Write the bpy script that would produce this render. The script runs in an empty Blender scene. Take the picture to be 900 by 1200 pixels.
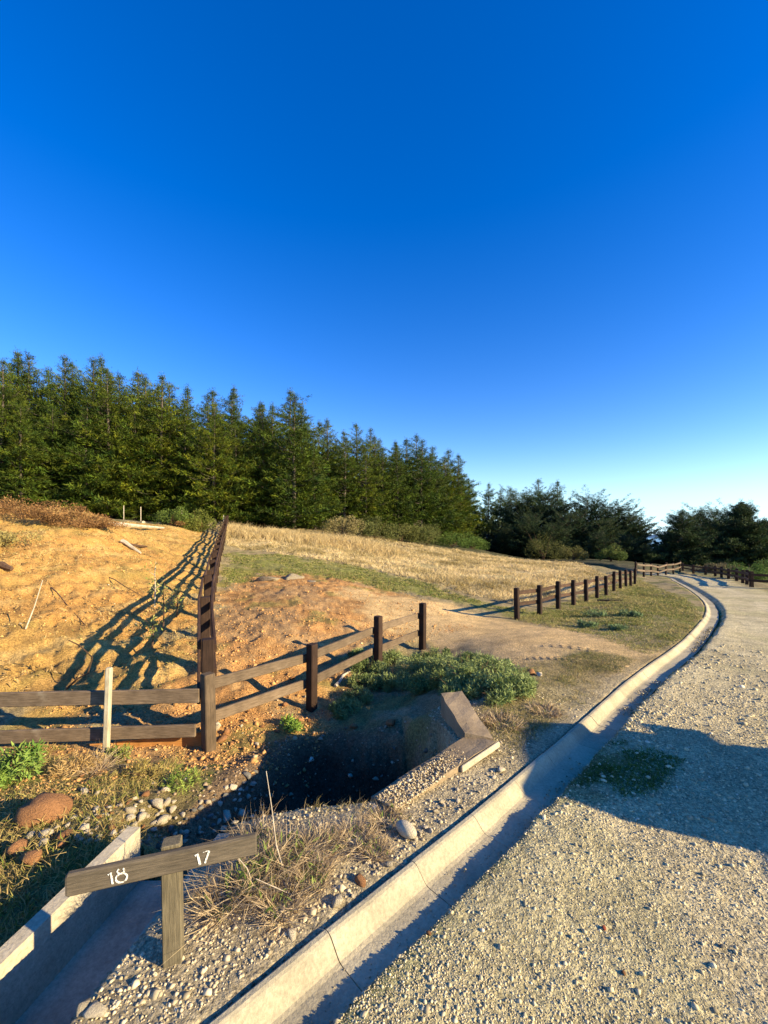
import bpy, math, random
import numpy as np

# ------------------------------------------------------------------ camera, sky, sun, exposure
SC = bpy.context.scene
COL = SC.collection
rng = np.random.default_rng(11)
random.seed(5)
H_EYE, F_PX, HZ = 1.6, 480.0, 625.0        # eye height, focal length and horizon row for a 900 x 1200 frame
SUN_AZ, SUN_EL = math.radians(112), math.radians(19.5)   # azimuth clockwise from the view direction (+Y)

cam = bpy.data.cameras.new('camera')
cam.sensor_fit = 'VERTICAL'; cam.sensor_height = 24.0
cam.lens = 24.0 * F_PX / 1200.0
cam.shift_y = -(600.0 - HZ) / 1200.0
cam.clip_start = 0.05; cam.clip_end = 30000
camo = bpy.data.objects.new('camera', cam); COL.objects.link(camo)
camo.location = (0, 0, H_EYE); camo.rotation_euler = (math.radians(90), 0, 0)
SC.camera = camo

world = bpy.data.worlds.new('World'); SC.world = world; world.use_nodes = True
wn = world.node_tree.nodes; wl = world.node_tree.links; wn.clear()
sky = wn.new('ShaderNodeTexSky'); sky.sky_type = 'NISHITA'; sky.sun_disc = False
sky.sun_elevation = SUN_EL; sky.sun_rotation = SUN_AZ
sky.air_density = 1.0; sky.dust_density = 0.1; sky.ozone_density = 2.0; sky.altitude = 200
hsv = wn.new('ShaderNodeHueSaturation'); hsv.inputs['Saturation'].default_value = 1.46; hsv.inputs['Hue'].default_value = .521
bg = wn.new('ShaderNodeBackground'); bg.inputs['Strength'].default_value = 0.122
wo = wn.new('ShaderNodeOutputWorld')
wl.new(sky.outputs[0], hsv.inputs['Color'])
wtc = wn.new('ShaderNodeTexCoord'); wsep = wn.new('ShaderNodeSeparateXYZ'); wl.new(wtc.outputs['Generated'], wsep.inputs[0])
whz = wn.new('ShaderNodeMapRange'); whz.interpolation_type = 'SMOOTHSTEP'          # clear sea air: pale blue, not yellow, all round the horizon
for k_, v_ in (('From Min', -.02), ('From Max', .20), ('To Min', .8), ('To Max', 0)): whz.inputs[k_].default_value = v_
wl.new(wsep.outputs[2], whz.inputs['Value'])
wbw = wn.new('ShaderNodeRGBToBW'); wl.new(sky.outputs[0], wbw.inputs[0])
wpb = wn.new('ShaderNodeVectorMath'); wpb.operation = 'SCALE'; wpb.inputs[0].default_value = (.44, .76, 1.08); wl.new(wbw.outputs[0], wpb.inputs['Scale'])
wmx = wn.new('ShaderNodeMix'); wmx.data_type = 'RGBA'; wl.new(whz.outputs[0], wmx.inputs[0]); wl.new(hsv.outputs[0], wmx.inputs[6]); wl.new(wpb.outputs[0], wmx.inputs[7])
wl.new(wmx.outputs[2], bg.inputs[0]); wl.new(bg.outputs[0], wo.inputs[0])

sl = bpy.data.lights.new('sun', 'SUN'); sl.energy = 5.0; sl.angle = math.radians(0.5); sl.color = (1.0, 0.82, 0.50)
so = bpy.data.objects.new('sun', sl); COL.objects.link(so)
so.rotation_euler = (math.pi/2 - SUN_EL, 0, math.pi - SUN_AZ)

SC.view_settings.view_transform = 'Standard'; SC.view_settings.look = 'None'
SC.view_settings.exposure = 1.24; SC.view_settings.gamma = 1.0
SC.view_settings.use_curve_mapping = False
SC.cycles.max_bounces = 6

# ------------------------------------------------------------------ helpers
def tag(o, label=None, cat=None, group=None, kind=None):
    if label: o['label'] = label
    if cat: o['category'] = cat
    if group: o['group'] = group
    if kind: o['kind'] = kind
    return o

def link(name, me, mat=None, parent=None, loc=None):
    o = bpy.data.objects.new(name, me); COL.objects.link(o)
    if mat is not None and me is not None and len(me.materials) == 0: me.materials.append(mat)
    if parent: o.parent = parent
    if loc is not None: o.location = loc
    return o

def empty(name, loc=(0, 0, 0), rz=0.0):
    o = bpy.data.objects.new(name, None); COL.objects.link(o)
    o.location = loc; o.rotation_euler = (0, 0, rz); o.empty_display_size = .2
    return o

def np_mesh(name, V, tris=None, quads=None, tint=None, smooth=False):
    V = np.asarray(V, dtype=np.float32)
    me = bpy.data.meshes.new(name)
    me.vertices.add(len(V)); me.vertices.foreach_set('co', V.ravel())
    parts, starts, pos = [], [], 0
    if tris is not None and len(tris):
        t = np.asarray(tris, dtype=np.int32); parts.append(t.ravel())
        starts.append(np.arange(len(t)) * 3 + pos); pos += t.size
    if quads is not None and len(quads):
        q = np.asarray(quads, dtype=np.int32); parts.append(q.ravel())
        starts.append(np.arange(len(q)) * 4 + pos); pos += q.size
    idx = np.concatenate(parts); st = np.concatenate(starts).astype(np.int32)
    me.loops.add(len(idx)); me.loops.foreach_set('vertex_index', idx)
    me.polygons.add(len(st)); me.polygons.foreach_set('loop_start', st)
    if smooth: me.polygons.foreach_set('use_smooth', np.ones(len(st), dtype=bool))
    if tint is not None:
        a = me.color_attributes.new('tint', 'FLOAT_COLOR', 'POINT')
        c = np.ones((len(V), 4), dtype=np.float32); c[:, :3] = tint
        a.data.foreach_set('color', c.ravel())
    me.update(calc_edges=True); me.validate()
    return me

class MB:
    """collects vertices and faces of one mesh"""
    def __init__(s): s.v = []; s.f = []
    def add(s, vs, fs):
        b = len(s.v); s.v += [tuple(map(float, p)) for p in vs]; s.f += [tuple(i + b for i in f) for f in fs]
    def beam(s, a, b, w, h, up=(0, 0, 1), ch=0.006, jit=0.0):
        """rectangular chamfered timber from a to b, w across, h along up"""
        a = np.array(a, float); b = np.array(b, float); d = b - a; L = np.linalg.norm(d); d = d / L
        up = np.array(up, float); sd = np.cross(d, up); sd /= np.linalg.norm(sd); up = np.cross(sd, d)
        c = min(ch, w * .3, h * .3)
        prof = [(-w/2 + c, -h/2), (w/2 - c, -h/2), (w/2, -h/2 + c), (w/2, h/2 - c), (w/2 - c, h/2), (-w/2 + c, h/2), (-w/2, h/2 - c), (-w/2, -h/2 + c)]
        n = max(1, int(L / .35)) if jit else 1
        rings = []
        ts = [0, c / L] + [i / n for i in range(1, n)] + [1 - c / L, 1]
        for k, t in enumerate(ts):
            sc = 1 - (c * 1.6 / max(w, h) if k in (0, len(ts) - 1) else 0)
            off = (sd * random.uniform(-jit, jit) + up * random.uniform(-jit, jit)) if (jit and 1 < k < len(ts) - 2) else 0
            rings.append([a + d * L * t + sd * p[0] * sc + up * p[1] * sc + off for p in prof])
        vs = [p for r in rings for p in r]; m = 8; fs = []
        for i in range(len(rings) - 1):
            for j in range(m):
                fs.append((i*m + j, i*m + (j+1) % m, (i+1)*m + (j+1) % m, (i+1)*m + j))
        fs.append(tuple(range(m))[::-1]); fs.append(tuple((len(rings) - 1)*m + j for j in range(m)))
        s.add(vs, fs)
    def tube(s, pts, rad, n=6):
        pts = [np.array(p, float) for p in pts]
        if not hasattr(rad, '__len__'): rad = [rad] * len(pts)
        rings = []
        for i, p in enumerate(pts):
            d = pts[min(i+1, len(pts)-1)] - pts[max(i-1, 0)]; d /= (np.linalg.norm(d) + 1e-9)
            u = np.cross(d, (0, 0, 1) if abs(d[2]) < .9 else (1, 0, 0)); u /= np.linalg.norm(u); v = np.cross(d, u)
            rings.append([p + rad[i]*(u*math.cos(2*math.pi*k/n) + v*math.sin(2*math.pi*k/n)) for k in range(n)])
        vs = [q for r in rings for q in r]; fs = []
        for i in range(len(rings)-1):
            for j in range(n): fs.append((i*n+j, (i+1)*n+j, (i+1)*n+(j+1) % n, i*n+(j+1) % n))
        fs.append(tuple(range(n))); fs.append(tuple((len(rings)-1)*n + j for j in range(n))[::-1])
        s.add(vs, fs)
    def mesh(s, name, smooth=False):
        me = bpy.data.meshes.new(name); me.from_pydata(s.v, [], s.f)
        if smooth: me.polygons.foreach_set('use_smooth', [True] * len(me.polygons))
        me.update(); return me
    def build(s, name, mat, parent=None, smooth=False):
        return link(name, s.mesh(name, smooth), mat, parent)

# ---- value noise in numpy
def _hash(i, j, k):
    n = (i.astype(np.int64) * 374761393 + j.astype(np.int64) * 668265263 + k * 2147483647 + 1013904223) & 0xffffffff
    n = ((n ^ (n >> 13)) * 1274126177) & 0xffffffff
    n = ((n ^ (n >> 16)) * 2246822519) & 0xffffffff
    return ((n ^ (n >> 15)) & 0xffffff) / float(0xffffff)
def vnoise(x, y, f, seed=0):
    x = np.asarray(x, float) * f + 1000; y = np.asarray(y, float) * f + 1000
    i = np.floor(x); j = np.floor(y); u = x - i; v = y - j
    u = u*u*(3-2*u); v = v*v*(3-2*v)
    a = _hash(i, j, seed); b = _hash(i+1, j, seed); c = _hash(i, j+1, seed); d = _hash(i+1, j+1, seed)
    return (a*(1-u)+b*u)*(1-v) + (c*(1-u)+d*u)*v - .5
def fbm(x, y, f, o=3, seed=0):
    s = 0; a = 1
    for k in range(o):
        s = s + a*vnoise(x*math.cos(k)+y*math.sin(k), -x*math.sin(k)+y*math.cos(k), f, seed+k); f *= 2.03; a *= .5
    return s
def sstep(a, b, x):
    t = np.clip((x-a)/(b-a), 0, 1); return t*t*(3-2*t)

# ------------------------------------------------------------------ the lie of the land
def wp(px, py, Y):            # a surveyed point: direction read off the photograph, depth Y in metres
    return ((px-450)/F_PX*Y, Y, H_EYE-(py-HZ)/F_PX*Y)
CTRL = [(-.817, 1.56, -.035), (-.3, 1.2, .01), (-.3, 2.0, 0), (-.9, 2.45, -.14), (-.5, 2.45, -.06), (0, 2.45, -.02), (.4, 2.75, -.04), (.82, 3.2, -.04), (1.0, 3.0, -.03),
 (0, 0, -.0), (-.6, .6, -.03), (-1.05, 1.0, -.05), (-1.0, 1.8, -.07), (-1.1, -2, -.06), (-1.75, 2.0, -.30), (-1.8, 1.0, -.28), (-2.0, -2, -.25), (-2.8, 2.3, -.42), (-3, 0, -.4), (-6, 0, -.4), (-12, 0, -.1),
 (-2.05, 2.85, -.38), (-2.7, 3.4, -.47), (-3.4, 3.7, -.52), (-5.5, 4.2, -.5), (-9, 4.5, -.1), (-14, 6, 1.5), (-20, 12, 3.0), (-24, 22, 3.2), (-30, 8, 3.6),
 (-1.85, 4.33, -.70), (-.96, 5.43, -.72), (-.1, 6.84, -.68), (.755, 8.05, -.68), (-2.8, 4.25, -.66), (-4.1, 4.15, -.62),
 (.2, 4.6, -.5), (.6, 4.9, -.40), (.75, 4.1, -.12), (1.15, 3.5, -.05),
 wp(70, 770, 6.5), wp(0, 790, 5.6), wp(0, 700, 8), wp(0, 640, 11), wp(0, 603, 14), wp(-100, 590, 15), wp(100, 604, 15.5), wp(150, 650, 13), wp(150, 618, 20), wp(200, 617, 25),
 wp(255, 680, 14), wp(262, 640, 24), wp(265, 618, 35), wp(150, 700, 9), wp(200, 720, 8.8), wp(200, 800, 5.6), wp(120, 800, 5.6), wp(240, 770, 6.3), wp(248, 730, 8.6),
 wp(280, 760, 7.0), wp(300, 790, 6.0), wp(330, 740, 7.8), wp(430, 740, 8.6), wp(350, 690, 12), wp(300, 660, 18), wp(300, 630, 29), wp(450, 690, 13.5), wp(520, 725, 10), wp(600, 750, 7.6),
 wp(680, 770, 5.98), wp(650, 800, 4.74), wp(600, 830, 3.9), wp(560, 800, 4.85), wp(450, 655, 27), wp(400, 634, 34), wp(560, 656, 35), wp(500, 680, 17), wp(600, 682, 18), wp(650, 665, 32),
 wp(700, 680, 21), wp(720, 672, 28), (3.36, 10.35, -.6), (4.3, 11.35, -.65), (6.2, 13.4, -.78), (8, 15.4, -.86), (13, 21.5, -1.08), (6.2, 10.6, -.46), (5.2, 8.4, -.36), (3.4, 6.4, -.25), (7.3, 12.4, -.57),
 wp(100, 608, 34), wp(200, 614, 38), wp(350, 619, 44), wp(480, 632, 55), wp(555, 643, 76), wp(700, 658, 76), wp(0, 600, 32), wp(870, 668, 62), wp(800, 664, 50), wp(620, 655, 60),
 (2, 0, 0), (5, 0, 0), (2, 3, -.05), (5, 5, -.17), (8, 8, -.33), (12, 12, -.55), (10, 2, 0), (15, 8, -.35), (20, 0, .2), (22, 20, -1.1), (20, 28, -1.43), (15, 18, -.88), (30, 30, -1.9), (30, 12, -.5), (0, -10, 0), (-15, -10, .5), (10, -12, .2), (-30, -30, 1), (30, -30, 1),
 (-60, 60, 5.5), (0, 100, 1.0), (60, 100, -9), (100, 60, -7), (0, 200, -16), (-150, 150, 2), (150, 150, -24), (60, 0, -2)]
CTRL = np.array(CTRL, float)
def warp(x, y):
    r = np.hypot(x, y); k = np.log1p(r/3.0)/np.maximum(r, 1e-6)
    return x*k, y*k
def _phi(r2): return np.where(r2 > 1e-12, r2*np.log(np.maximum(r2, 1e-12)), 0)
cu, cv = warp(CTRL[:, 0], CTRL[:, 1])
_n = len(CTRL)
_A = _phi((cu[:, None]-cu[None])**2 + (cv[:, None]-cv[None])**2) + np.eye(_n)*.012
_P = np.stack([np.ones(_n), cu, cv], 1)
_M = np.block([[_A, _P], [_P.T, np.zeros((3, 3))]])
_w = np.linalg.solve(_M, np.concatenate([CTRL[:, 2], [0, 0, 0]]))
def tps(x, y):
    x = np.asarray(x, float); shp = x.shape; x = x.ravel(); y = np.asarray(y, float).ravel()
    u, v = warp(x, y); out = np.empty(len(x))
    for s in range(0, len(x), 40000):
        e = s+40000
        out[s:e] = _phi((u[s:e, None]-cu)**2+(v[s:e, None]-cv)**2) @ _w[:_n] + _w[_n] + _w[_n+1]*u[s:e] + _w[_n+2]*v[s:e]
    return out.reshape(shp)
def zroad(y): return -.055*np.maximum(0, np.asarray(y, float)-2)
def rp(px, py):               # a point on the road plane
    t = (py-HZ)/F_PX
    Y = H_EYE/t
    if Y > 2: Y = (H_EYE-.11)/(t-.055)
    return ((px-450)/F_PX*Y, Y)

def catmull(P, step):
    P = [np.array(p, float) for p in P]; P = [2*P[0]-P[1]] + P + [2*P[-1]-P[-2]]; out = []
    for i in range(1, len(P)-2):
        n = max(2, int(np.linalg.norm(P[i+1]-P[i])/step))
        for k in range(n):
            t = k/n; a, b, c, d = P[i-1:i+3]
            out.append(.5*((2*b)+(c-a)*t+(2*a-5*b+4*c-d)*t*t+(3*b-a-3*c+d)*t**3))
    out.append(P[-2]); return np.array(out)
def resample(P, step):
    s = np.concatenate([[0], np.cumsum(np.linalg.norm(np.diff(P, axis=0), axis=1))]); n = max(1, int(s[-1]/step))
    t = np.linspace(0, s[-1], n+1); return np.stack([np.interp(t, s, P[:, k]) for k in range(P.shape[1])], 1)

KERB = [(-3.4, -1.6), (-1.9, -.1)] + [rp(*p) for p in [(205, 1200), (250, 1163), (345, 1103), (450, 1023), (517, 973), (600, 903), (663, 853), (733, 793), (787, 757), (813, 733), (824, 717), (820, 703), (804, 690), (788, 681), (772, 675)]] + [(22, 40), (18, 50)]
def smooth_path(P, step, w):
    P = resample(P, step); k = int(w/step); q = np.pad(P, ((k, k), (0, 0)), mode='reflect', reflect_type='odd'); g = np.hanning(2*k+3)[1:-1]; g /= g.sum()
    return np.stack([np.convolve(q[:, j], g, 'valid') for j in range(2)], 1)
KSM = smooth_path(catmull(KERB, .05), .05, 1.3)
KP = resample(KSM, .25)
def poly_dist(x, y, P):
    """signed distance to a polyline, positive on its right"""
    x = np.asarray(x, float); shp = x.shape; x = x.ravel(); y = np.asarray(y, float).ravel()
    best = np.full(len(x), 1e9); sgn = np.ones(len(x))
    for i in range(len(P)-1):
        ax, ay = P[i]; dx, dy = P[i+1]-P[i]; L2 = dx*dx+dy*dy
        t = np.clip(((x-ax)*dx+(y-ay)*dy)/L2, 0, 1)
        qx = x-ax-t*dx; qy = y-ay-t*dy; d = np.hypot(qx, qy)
        m = d < best; best[m] = d[m]; sgn[m] = np.where(qx[m]*dy-qy[m]*dx >= 0, 1, -1)
    return (best*sgn).reshape(shp)
def area_dist(x, y, P, W=None):
    """inside distance (positive inside) to a polygon; W divides each edge's distance"""
    x = np.asarray(x, float); shp = x.shape; x = x.ravel(); y = np.asarray(y, float).ravel()
    P = np.array(P, float); n = len(P); ins = np.zeros(len(x), bool); best = np.full(len(x), 1e9)
    for i in range(n):
        a = P[i]; b = P[(i+1) % n]; d = b-a; L2 = (d*d).sum()
        t = np.clip(((x-a[0])*d[0]+(y-a[1])*d[1])/L2, 0, 1)
        q = np.hypot(x-a[0]-t*d[0], y-a[1]-t*d[1])/(W[i] if W else 1)
        best = np.minimum(best, q)
        if a[1] != b[1]:
            c = ((a[1] > y) != (b[1] > y)) & (x < (b[0]-a[0])*(y-a[1])/(b[1]-a[1])+a[0]); ins ^= c
    return np.where(ins, best, -best).reshape(shp)

# road's far edge (where the verge beyond the road begins)
REDGE = [(18, 50), (22, 36), rp(772, 672), rp(800, 673), rp(850, 680), rp(900, 697), (22, 13), (24, 0), (24, -20)]
REDGE = np.array(REDGE)
# the pit with its concrete sides, and the stony ditch that leads to the channel
PIT = [(-.92, 2.47), (-.03, 2.5), (.60, 3.04), (.50, 3.9), (.2, 4.6), (-.5, 4.85), (-1.1, 4.7), (-1.6, 4.1), (-2.2, 3.35), (-2.1, 2.8), (-1.52, 2.44), (-.92, 2.44)]
PITW = [.12, .05, .05, .3, .9, .8, .9, .9, .6, .4, .02, .3]
TRK = None; BNK = None
def chan_l(y): return -1.45-.15*(2.4-y)
def chan_r(y): return -1.01-.16*(1.8-y)

def height(x, y, detail=True):
    x = np.asarray(x, float); y = np.asarray(y, float)
    r = np.hypot(x, y)
    b = tps(x, y)
    d = poly_dist(x, y, KP)
    e = poly_dist(x, y, REDGE)           # positive on the road side
    zr = zroad(y)
    wr = sstep(-.9-.06*r, -.02, d)*sstep(-3, -.3, e + 0*x)
    near = sstep(-.5, 0, d)
    z = b*(1-wr)+(zr+.004-.02*sstep(0, .1, d))*wr
    if detail:
        n1 = fbm(x, y, .9, 3, 3); n2 = fbm(x, y, 4.2, 3, 9); n3 = fbm(x, y, 17, 2, 21)
        off = 1-sstep(-.5, 0, d)*sstep(-.5, 0, e)
        clay = off*sstep(3.2, 4.8, y)*(1-sstep(18, 30, r))
        trk = 0 if TRK is None else sstep(-.6, .2, area_dist(x, y, TRK))
        bk = 0 if BNK is None else sstep(-.3, 1.0, area_dist(x, y, BNK))
        st = fbm(x*.94-y*.34, (x*.34+y*.94)*.30, 1.5, 4, 33)
        z = z + bk*(st*.15+n2*.045+n3*.022) + off*(n1*.03*np.clip(r/6, .3, 4) + n2*(.006+.012*sstep(4, 1, x-.1*y))*(1-.8*trk)) + clay*(n2*.06*sstep(1.5, -.5, x-.25*y+1)+n3*.009)*(1-trk) + (1-off)*(n1*.012+n3*.006)
    else: n2 = fbm(x, y, 4.2, 3, 9); n3 = n2
    # pit
    t = area_dist(x, y, PIT, PITW) + (n2*.25 if detail else 0)
    fl = -.42-.16*sstep(-2.0, -1.6, x)-.75*sstep(-1.5, -.7, x)
    k = sstep(0, 1, t)
    z = z*(1-k)+np.minimum(z, fl + (n2*.07+n3*.04))*k
    # channel
    inc = (y < 2.46) & (x > chan_l(y)-.02) & (x < chan_r(y)+.04) & (y > -6)
    z = np.where(inc, -.75, z)
    # kerb seat: the ground is cut away below the concrete, and the road's gravel starts past the gutter
    wob = (fbm(x, y, 3.0, 2, 40)*.07)
    z = z-(z-(zr-.17))*sstep(.05, .058, d)*(1-sstep(.265+wob*.5, .315+wob*.5+.012*r, d))
    shoulder = np.exp(-((d-.50)/.22)**2)*.014*(1-sstep(14, 24, r))*(d > .3)
    z = z+shoulder*sstep(-.5, 0, e)
    return z

def G(px, py, y0=.9, y1=140, n=900):
    """where the line of sight through a pixel meets the ground"""
    Y = np.geomspace(y0, y1, n); X = (px-450)/F_PX*Y; Z = H_EYE-(py-HZ)/F_PX*Y
    g = height(X, Y, True); s = np.where(Z < g)[0]
    if len(s) == 0: i = n-1
    else: i = s[0]
    return np.array([X[i], Y[i], g[i]])
def gz(x, y): return float(height(np.array([x]), np.array([y]))[0])

# ------------------------------------------------------------------ materials
def new_mat(name, rough=.9, spec=.25):
    m = bpy.data.materials.new(name); m.use_nodes = True
    b = m.node_tree.nodes['Principled BSDF']; b.inputs['Roughness'].default_value = rough
    b.inputs['Specular IOR Level'].default_value = spec
    return m, m.node_tree.nodes, m.node_tree.links, b
def noise_node(n, l, scale, detail=4, rough=.6, co='Object', stretch=None):
    tc = n.new('ShaderNodeTexCoord'); t = n.new('ShaderNodeTexNoise')
    t.inputs['Scale'].default_value = scale; t.inputs['Detail'].default_value = detail; t.inputs['Roughness'].default_value = rough
    if stretch:
        mp = n.new('ShaderNodeMapping'); mp.inputs['Scale'].default_value = stretch
        l.new(tc.outputs[co], mp.inputs[0]); l.new(mp.outputs[0], t.inputs['Vector'])
    else: l.new(tc.outputs[co], t.inputs['Vector'])
    return t
def ramp(n, l, src, stops):
    r = n.new('ShaderNodeValToRGB'); e = r.color_ramp.elements
    while len(e) < len(stops): e.new(.5)
    for k, (p, c) in enumerate(stops): e[k].position = p; e[k].color = (*c, 1)
    l.new(src, r.inputs[0]); return r
def mix(n, l, a, b, fac, mode='MIX'):
    x = n.new('ShaderNodeMix'); x.data_type = 'RGBA'; x.blend_type = mode
    for s, v in ((6, a), (7, b), (0, fac)):
        if isinstance(v, (int, float)): x.inputs[s].default_value = v
        elif isinstance(v, tuple): x.inputs[s].default_value = (*v, 1)
        else: l.new(v, x.inputs[s])
    return x.outputs[2]
def bump(n, l, b, h, strength, dist):
    q = n.new('ShaderNodeBump'); q.inputs['Strength'].default_value = strength; q.inputs['Distance'].default_value = dist
    l.new(h, q.inputs['Height'])
    if b.inputs['Normal'].is_linked: l.new(b.inputs['Normal'].links[0].from_socket, q.inputs['Normal'])
    l.new(q.outputs[0], b.inputs['Normal'])

def tint_mat(name, var=.25, rough=.85, transl=0.0, scale=6.0):
    m, n, l, b = new_mat(name, rough, .15)
    a = n.new('ShaderNodeAttribute'); a.attribute_name = 'tint'
    t = noise_node(n, l, scale, 3); r = ramp(n, l, t.outputs[0], [(.3, (1-var,)*3), (.7, (1+var,)*3)])
    c = mix(n, l, a.outputs['Color'], r.outputs[0], 1.0, 'MULTIPLY')
    l.new(c, b.inputs['Base Color'])
    if transl:
        tr = n.new('ShaderNodeBsdfTranslucent'); l.new(c, tr.inputs[0]); ms = n.new('ShaderNodeMixShader'); ms.inputs[0].default_value = transl
        l.new(b.outputs[0], ms.inputs[1]); l.new(tr.outputs[0], ms.inputs[2]); l.new(ms.outputs[0], n['Material Output'].inputs[0])
    return m

def make_ground_mat():
    m, n, l, b = new_mat('ground', .95, .1)
    a = n.new('ShaderNodeAttribute'); a.attribute_name = 'tint'
    t1 = noise_node(n, l, 38, 6, .7); t2 = noise_node(n, l, 3.1, 5, .65); t3 = noise_node(n, l, .5, 4)
    r1 = ramp(n, l, t1.outputs[0], [(.28, (.50,)*3), (.5, (1,)*3), (.72, (1.42, 1.40, 1.34))])
    r2 = ramp(n, l, t2.outputs[0], [(.3, (.72,)*3), (.7, (1.22,)*3)])
    r3 = ramp(n, l, t3.outputs[0], [(.3, (.85,)*3), (.7, (1.12,)*3)])
    c = mix(n, l, a.outputs['Color'], r1.outputs[0], 1.0, 'MULTIPLY'); c = mix(n, l, c, r2.outputs[0], 1.0, 'MULTIPLY'); c = mix(n, l, c, r3.outputs[0], 1.0, 'MULTIPLY')
    v = n.new('ShaderNodeTexVoronoi'); v.inputs['Scale'].default_value = 55; tc = n.new('ShaderNodeTexCoord'); l.new(tc.outputs['Object'], v.inputs['Vector'])
    rv = ramp(n, l, v.outputs['Color'], [(.2, (.78,)*3), (.8, (1.22,)*3)]); c = mix(n, l, c, rv.outputs[0], .8, 'MULTIPLY')
    l.new(c, b.inputs['Base Color'])
    v2 = n.new('ShaderNodeTexVoronoi'); v2.inputs['Scale'].default_value = 120; l.new(tc.outputs['Object'], v2.inputs['Vector'])
    rv2 = ramp(n, l, v2.outputs['Color'], [(.15, (.72,)*3), (.85, (1.3,)*3)]); c = mix(n, l, c, rv2.outputs[0], .9, 'MULTIPLY'); l.new(c, b.inputs['Base Color'])
    bump(n, l, b, v2.outputs['Distance'], .6, -.006)
    bump(n, l, b, t2.outputs[0], .6, .05); bump(n, l, b, t1.outputs[0], .9, .018); bump(n, l, b, v.outputs['Distance'], .5, -.012)
    return m
M_GROUND = make_ground_mat()

def wood_mat(name, dark, light, worn=None, grain=(1, 1, 1), rough=.8):
    """grain stretched along local Z (posts) or along the given scale"""
    m, n, l, b = new_mat(name, rough, .2)
    g = noise_node(n, l, 9, 6, .7, stretch=grain); r = ramp(n, l, g.outputs[0], [(.32, dark), (.68, light)])
    c = r.outputs[0]
    t = noise_node(n, l, 4, 4); rr = ramp(n, l, t.outputs[0], [(.35, (.7,)*3), (.7, (1.2,)*3)]); c = mix(n, l, c, rr.outputs[0], 1.0, 'MULTIPLY')
    oi = n.new('ShaderNodeObjectInfo'); ro = ramp(n, l, oi.outputs['Random'], [(0, (.8,)*3), (1, (1.2,)*3)]); c = mix(n, l, c, ro.outputs[0], 1.0, 'MULTIPLY')
    if worn:
        w = noise_node(n, l, 2.2, 5, .7); rw = ramp(n, l, w.outputs[0], [(.55, (0,)*3), (.68, (1,)*3)]); c = mix(n, l, c, worn, rw.outputs[0])
    l.new(c, b.inputs['Base Color']); bump(n, l, b, g.outputs[0], .6, .004)
    return m
M_POST = wood_mat('dark_stained_post', (.020, .011, .007), (.055, .030, .019), grain=(9, 9, .7))
M_POST_G = wood_mat('grey_weathered_post', (.06, .042, .026), (.15, .105, .065), grain=(9, 9, .7))
M_RAIL = wood_mat('weathered_rail', (.085, .058, .036), (.215, .155, .10), (.25, .20, .14), grain=(14, 14, .9))
M_RAIL_D = wood_mat('dark_rail', (.035, .019, .011), (.10, .055, .032), (.13, .08, .045), grain=(12, 12, .8))
M_STAKE = wood_mat('pale_stake', (.34, .28, .18), (.62, .54, .38), grain=(14, 14, 1))
M_ORANGE = wood_mat('orange_board', (.40, .17, .045), (.66, .32, .10), grain=(12, 12, .9))
M_SIGN = wood_mat('sign_wood', (.06, .05, .036), (.145, .115, .08), grain=(20, 20, 1.6))
M_SIGNP = wood_mat('sign_post_wood', (.09, .075, .046), (.22, .18, .11), grain=(16, 16, 1))
M_LOG = wood_mat('bleached_log', (.36, .29, .20), (.62, .53, .40), grain=(3, 3, 3))
M_STICK = wood_mat('dark_stick', (.06, .035, .02), (.16, .09, .05), grain=(3, 3, 3))
def simple_mat(name, c, rough=.7, spec=.3, metal=0, var=.12, scale=8):
    m, n, l, b = new_mat(name, rough, spec); b.inputs['Metallic'].default_value = metal
    t = noise_node(n, l, scale, 4); r = ramp(n, l, t.outputs[0], [(.3, tuple(x*(1-var) for x in c)), (.7, tuple(min(1, x*(1+var)) for x in c))])
    l.new(r.outputs[0], b.inputs['Base Color']); bump(n, l, b, t.outputs[0], .15, .003); return m
M_PAINT = simple_mat('white_paint', (.80, .79, .72), .7)
pn_, pl_ = M_PAINT.node_tree.nodes, M_PAINT.node_tree.links; _b = pn_['Principled BSDF']; _t = noise_node(pn_, pl_, 230, 4, .7); _r = ramp(pn_, pl_, _t.outputs[0], [(.50, (0,)*3), (.60, (1,)*3)])
pl_.new(mix(pn_, pl_, _b.inputs['Base Color'].links[0].from_socket, (.16, .13, .09), _r.outputs[0]), _b.inputs['Base Color'])
def concrete_mat(name, c, blotch=.35):
    m, n, l, b = new_mat(name, .9, .2)
    t = noise_node(n, l, 2.4, 6, .65); r = ramp(n, l, t.outputs[0], [(.28, tuple(x*(1-blotch) for x in c)), (.55, c), (.75, tuple(x*1.18 for x in c))])
    t2 = noise_node(n, l, 60, 4, .7); r2 = ramp(n, l, t2.outputs[0], [(.3, (.78,)*3), (.7, (1.18,)*3)])
    c2 = mix(n, l, r.outputs[0], r2.outputs[0], 1.0, 'MULTIPLY')
    oi = n.new('ShaderNodeObjectInfo'); ro = ramp(n, l, oi.outputs['Random'], [(0, (.9,)*3), (1, (1.08,)*3)]); c2 = mix(n, l, c2, ro.outputs[0], 1.0, 'MULTIPLY')
    l.new(c2, b.inputs['Base Color']); bump(n, l, b, t.outputs[0], .35, .02); bump(n, l, b, t2.outputs[0], .7, .006)
    return m
M_CONC = concrete_mat('kerb_concrete', (.42, .36, .235))
M_CHAN = concrete_mat('channel_concrete', (.46, .39, .27), .45)
M_HEAD = concrete_mat('headwall_concrete', (.29, .215, .13), .5)
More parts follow.
